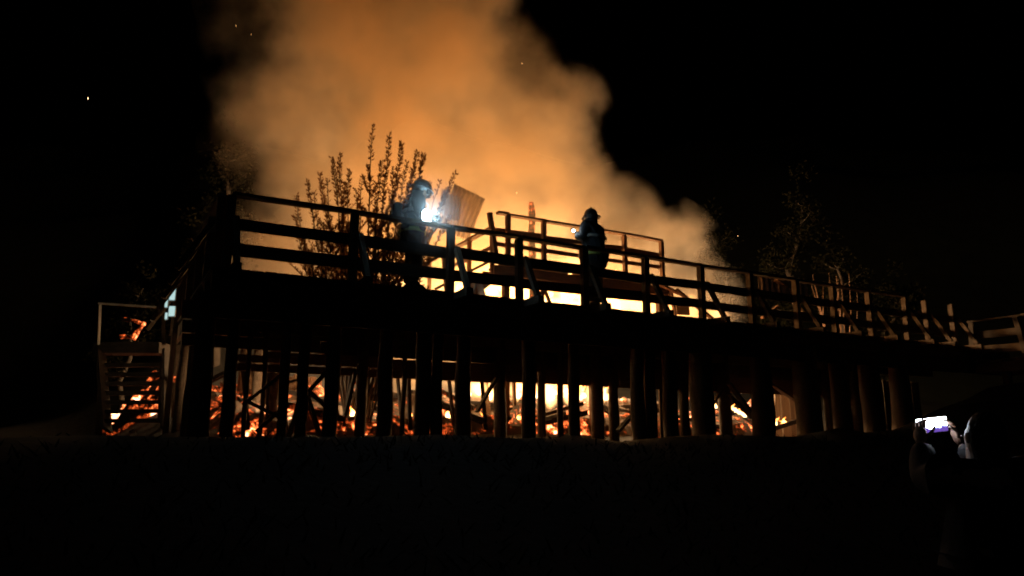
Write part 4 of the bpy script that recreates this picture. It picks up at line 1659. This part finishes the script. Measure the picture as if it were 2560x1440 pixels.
def slab(w, h, d0, d1, rr):
    mb = MB()
    n = 0
    for dd in (d0, d1):
        for cx, cz, a0 in ((1, 1, 0), (-1, 1, 90), (-1, -1, 180), (1, -1, 270)):
            for q in range(4):
                an = R(a0 + 30 * q)
                mb.v.append(Vector((cx * (w / 2 - rr) + rr * math.cos(an), dd, cz * (h / 2 - rr) + rr * math.sin(an))))
    for k in range(16):
        mb.f.append((k, (k + 1) % 16, 16 + (k + 1) % 16, 16 + k))
    mb.f.append(tuple(range(15, -1, -1)))
    mb.f.append(tuple(range(16, 32)))
    return mb


def place_local(o, parent, M):
    o.matrix_parent_inverse = Matrix.Identity(4)
    o.matrix_basis = Matrix.Translation(-parent.location) @ M


PM = Matrix.Translation(ph_c) @ RM.to_4x4() @ Matrix.Rotation(R(-6), 4, 'Y')
ob = slab(.176, .086, -.008, 0, .010).build('case', PLASTIC, ph)
place_local(ob, ph, PM)
ob = slab(.166, .078, .0005, .0015, .006).build('screen', SCREEN, ph)
place_local(ob, ph, PM)

# ------------------------------------------------------------------ flying embers
SPARK = emit_mat('spark', (1.0, 0.62, 0.28), 7)
rng = random.Random(9)
SG = 'glowing sparks drifting in the night air'
spots = [(220, 246, 13, 1.5), (590, 64, 15, .9), (1305, 158, 15, 1.0), (1292, 482, 13.5, .8), (628, 86, 15, .7), (1845, 590, 16, .7), (1348, 1135, 9.5, .7)]
for x, y, dep, sz in spots:
    p = at_y(x, y, dep)
    d = Vector((rng.uniform(-.5, .5), rng.uniform(-.3, .3), 1)).normalized()
    o = MB().tube([-d * .016 * sz, Vector((0, 0, 0)), d * .015 * sz], [.001 * sz, .0034 * sz, .001 * sz], 6).build('spark', SPARK, None, True)
    o.location = p
    tag(o, 'tiny glowing spark flying through the dark air', 'spark', SG)
spk = [o for o in COL.objects if o.name.startswith('spark')]
spk[0]['label'] = 'lone bright spark high in the black sky above the steps'

# ------------------------------------------------------------------ rough grass on the foreground slope
gm = MB()
rng = random.Random(3)
for k in range(9000):
    s_ = rng.uniform(-4, 16)
    t_ = rng.uniform(-6.5, 1.6)
    w = L(s_, t_, 0)
    if w.y < 2.4 or (t_ > -1.6 and rng.random() < .8):
        continue
    z = ground_z(w.x, w.y) - .02
    h = rng.uniform(.03, .13) * (.5 if t_ > -1.6 else 1)
    a = rng.uniform(0, 6.28)
    b = Vector((math.cos(a), math.sin(a), 0)) * .012
    tip = Vector((rng.uniform(-.12, .12), rng.uniform(-.12, .12), h))
    p = Vector((w.x, w.y, z))
    gm.add([p - b, p + b, p + tip * .6 + b * .6, p + tip, p + tip * .6 - b * .6], [(0, 1, 2, 3, 4)])
tag(gm.build('grass', leaf_mat('dry_grass', (0.008, 0.009, 0.005), (0.022, 0.02, 0.01), 0.1)), 'rough dark grass on the slope in front of the piles', 'grass', kind='stuff')

# ball of thin haze added round the lamp to give its halo
wc = lamp_p.copy()


def halo_build(m, nt, out):
    geo = nd(nt, 'ShaderNodeNewGeometry')
    f, n_ = blob_field(nt, geo.outputs['Position'], [(wc, .75)], 2.5, 2, .4, 0.0)
    mr = nd(nt, 'ShaderNodeMapRange', interpolation_type='SMOOTHSTEP')
    mr.inputs[1].default_value = 0.0
    mr.inputs[2].default_value = 0.7
    mr.inputs[3].default_value = 0.0
    mr.inputs[4].default_value = 0.34
    nt.links.new(f, mr.inputs[0])
    v = nd(nt, 'ShaderNodeVolumePrincipled')
    v.inputs['Color'].default_value = (.85, .85, .85, 1)
    nt.links.new(mr.outputs[0], v.inputs['Density'])
    nt.links.new(v.outputs[0], out.inputs['Volume'])
    m.cycles.volume_step_rate = 0.5


wo = link('lamp_halo', blob_hull('lamp_halo', [(wc, .75)], .14, 1.15), mat('lamp_halo', halo_build))
tag(wo, 'ball of thin haze added around the hand lamp for its glow', 'smoke', kind='stuff')
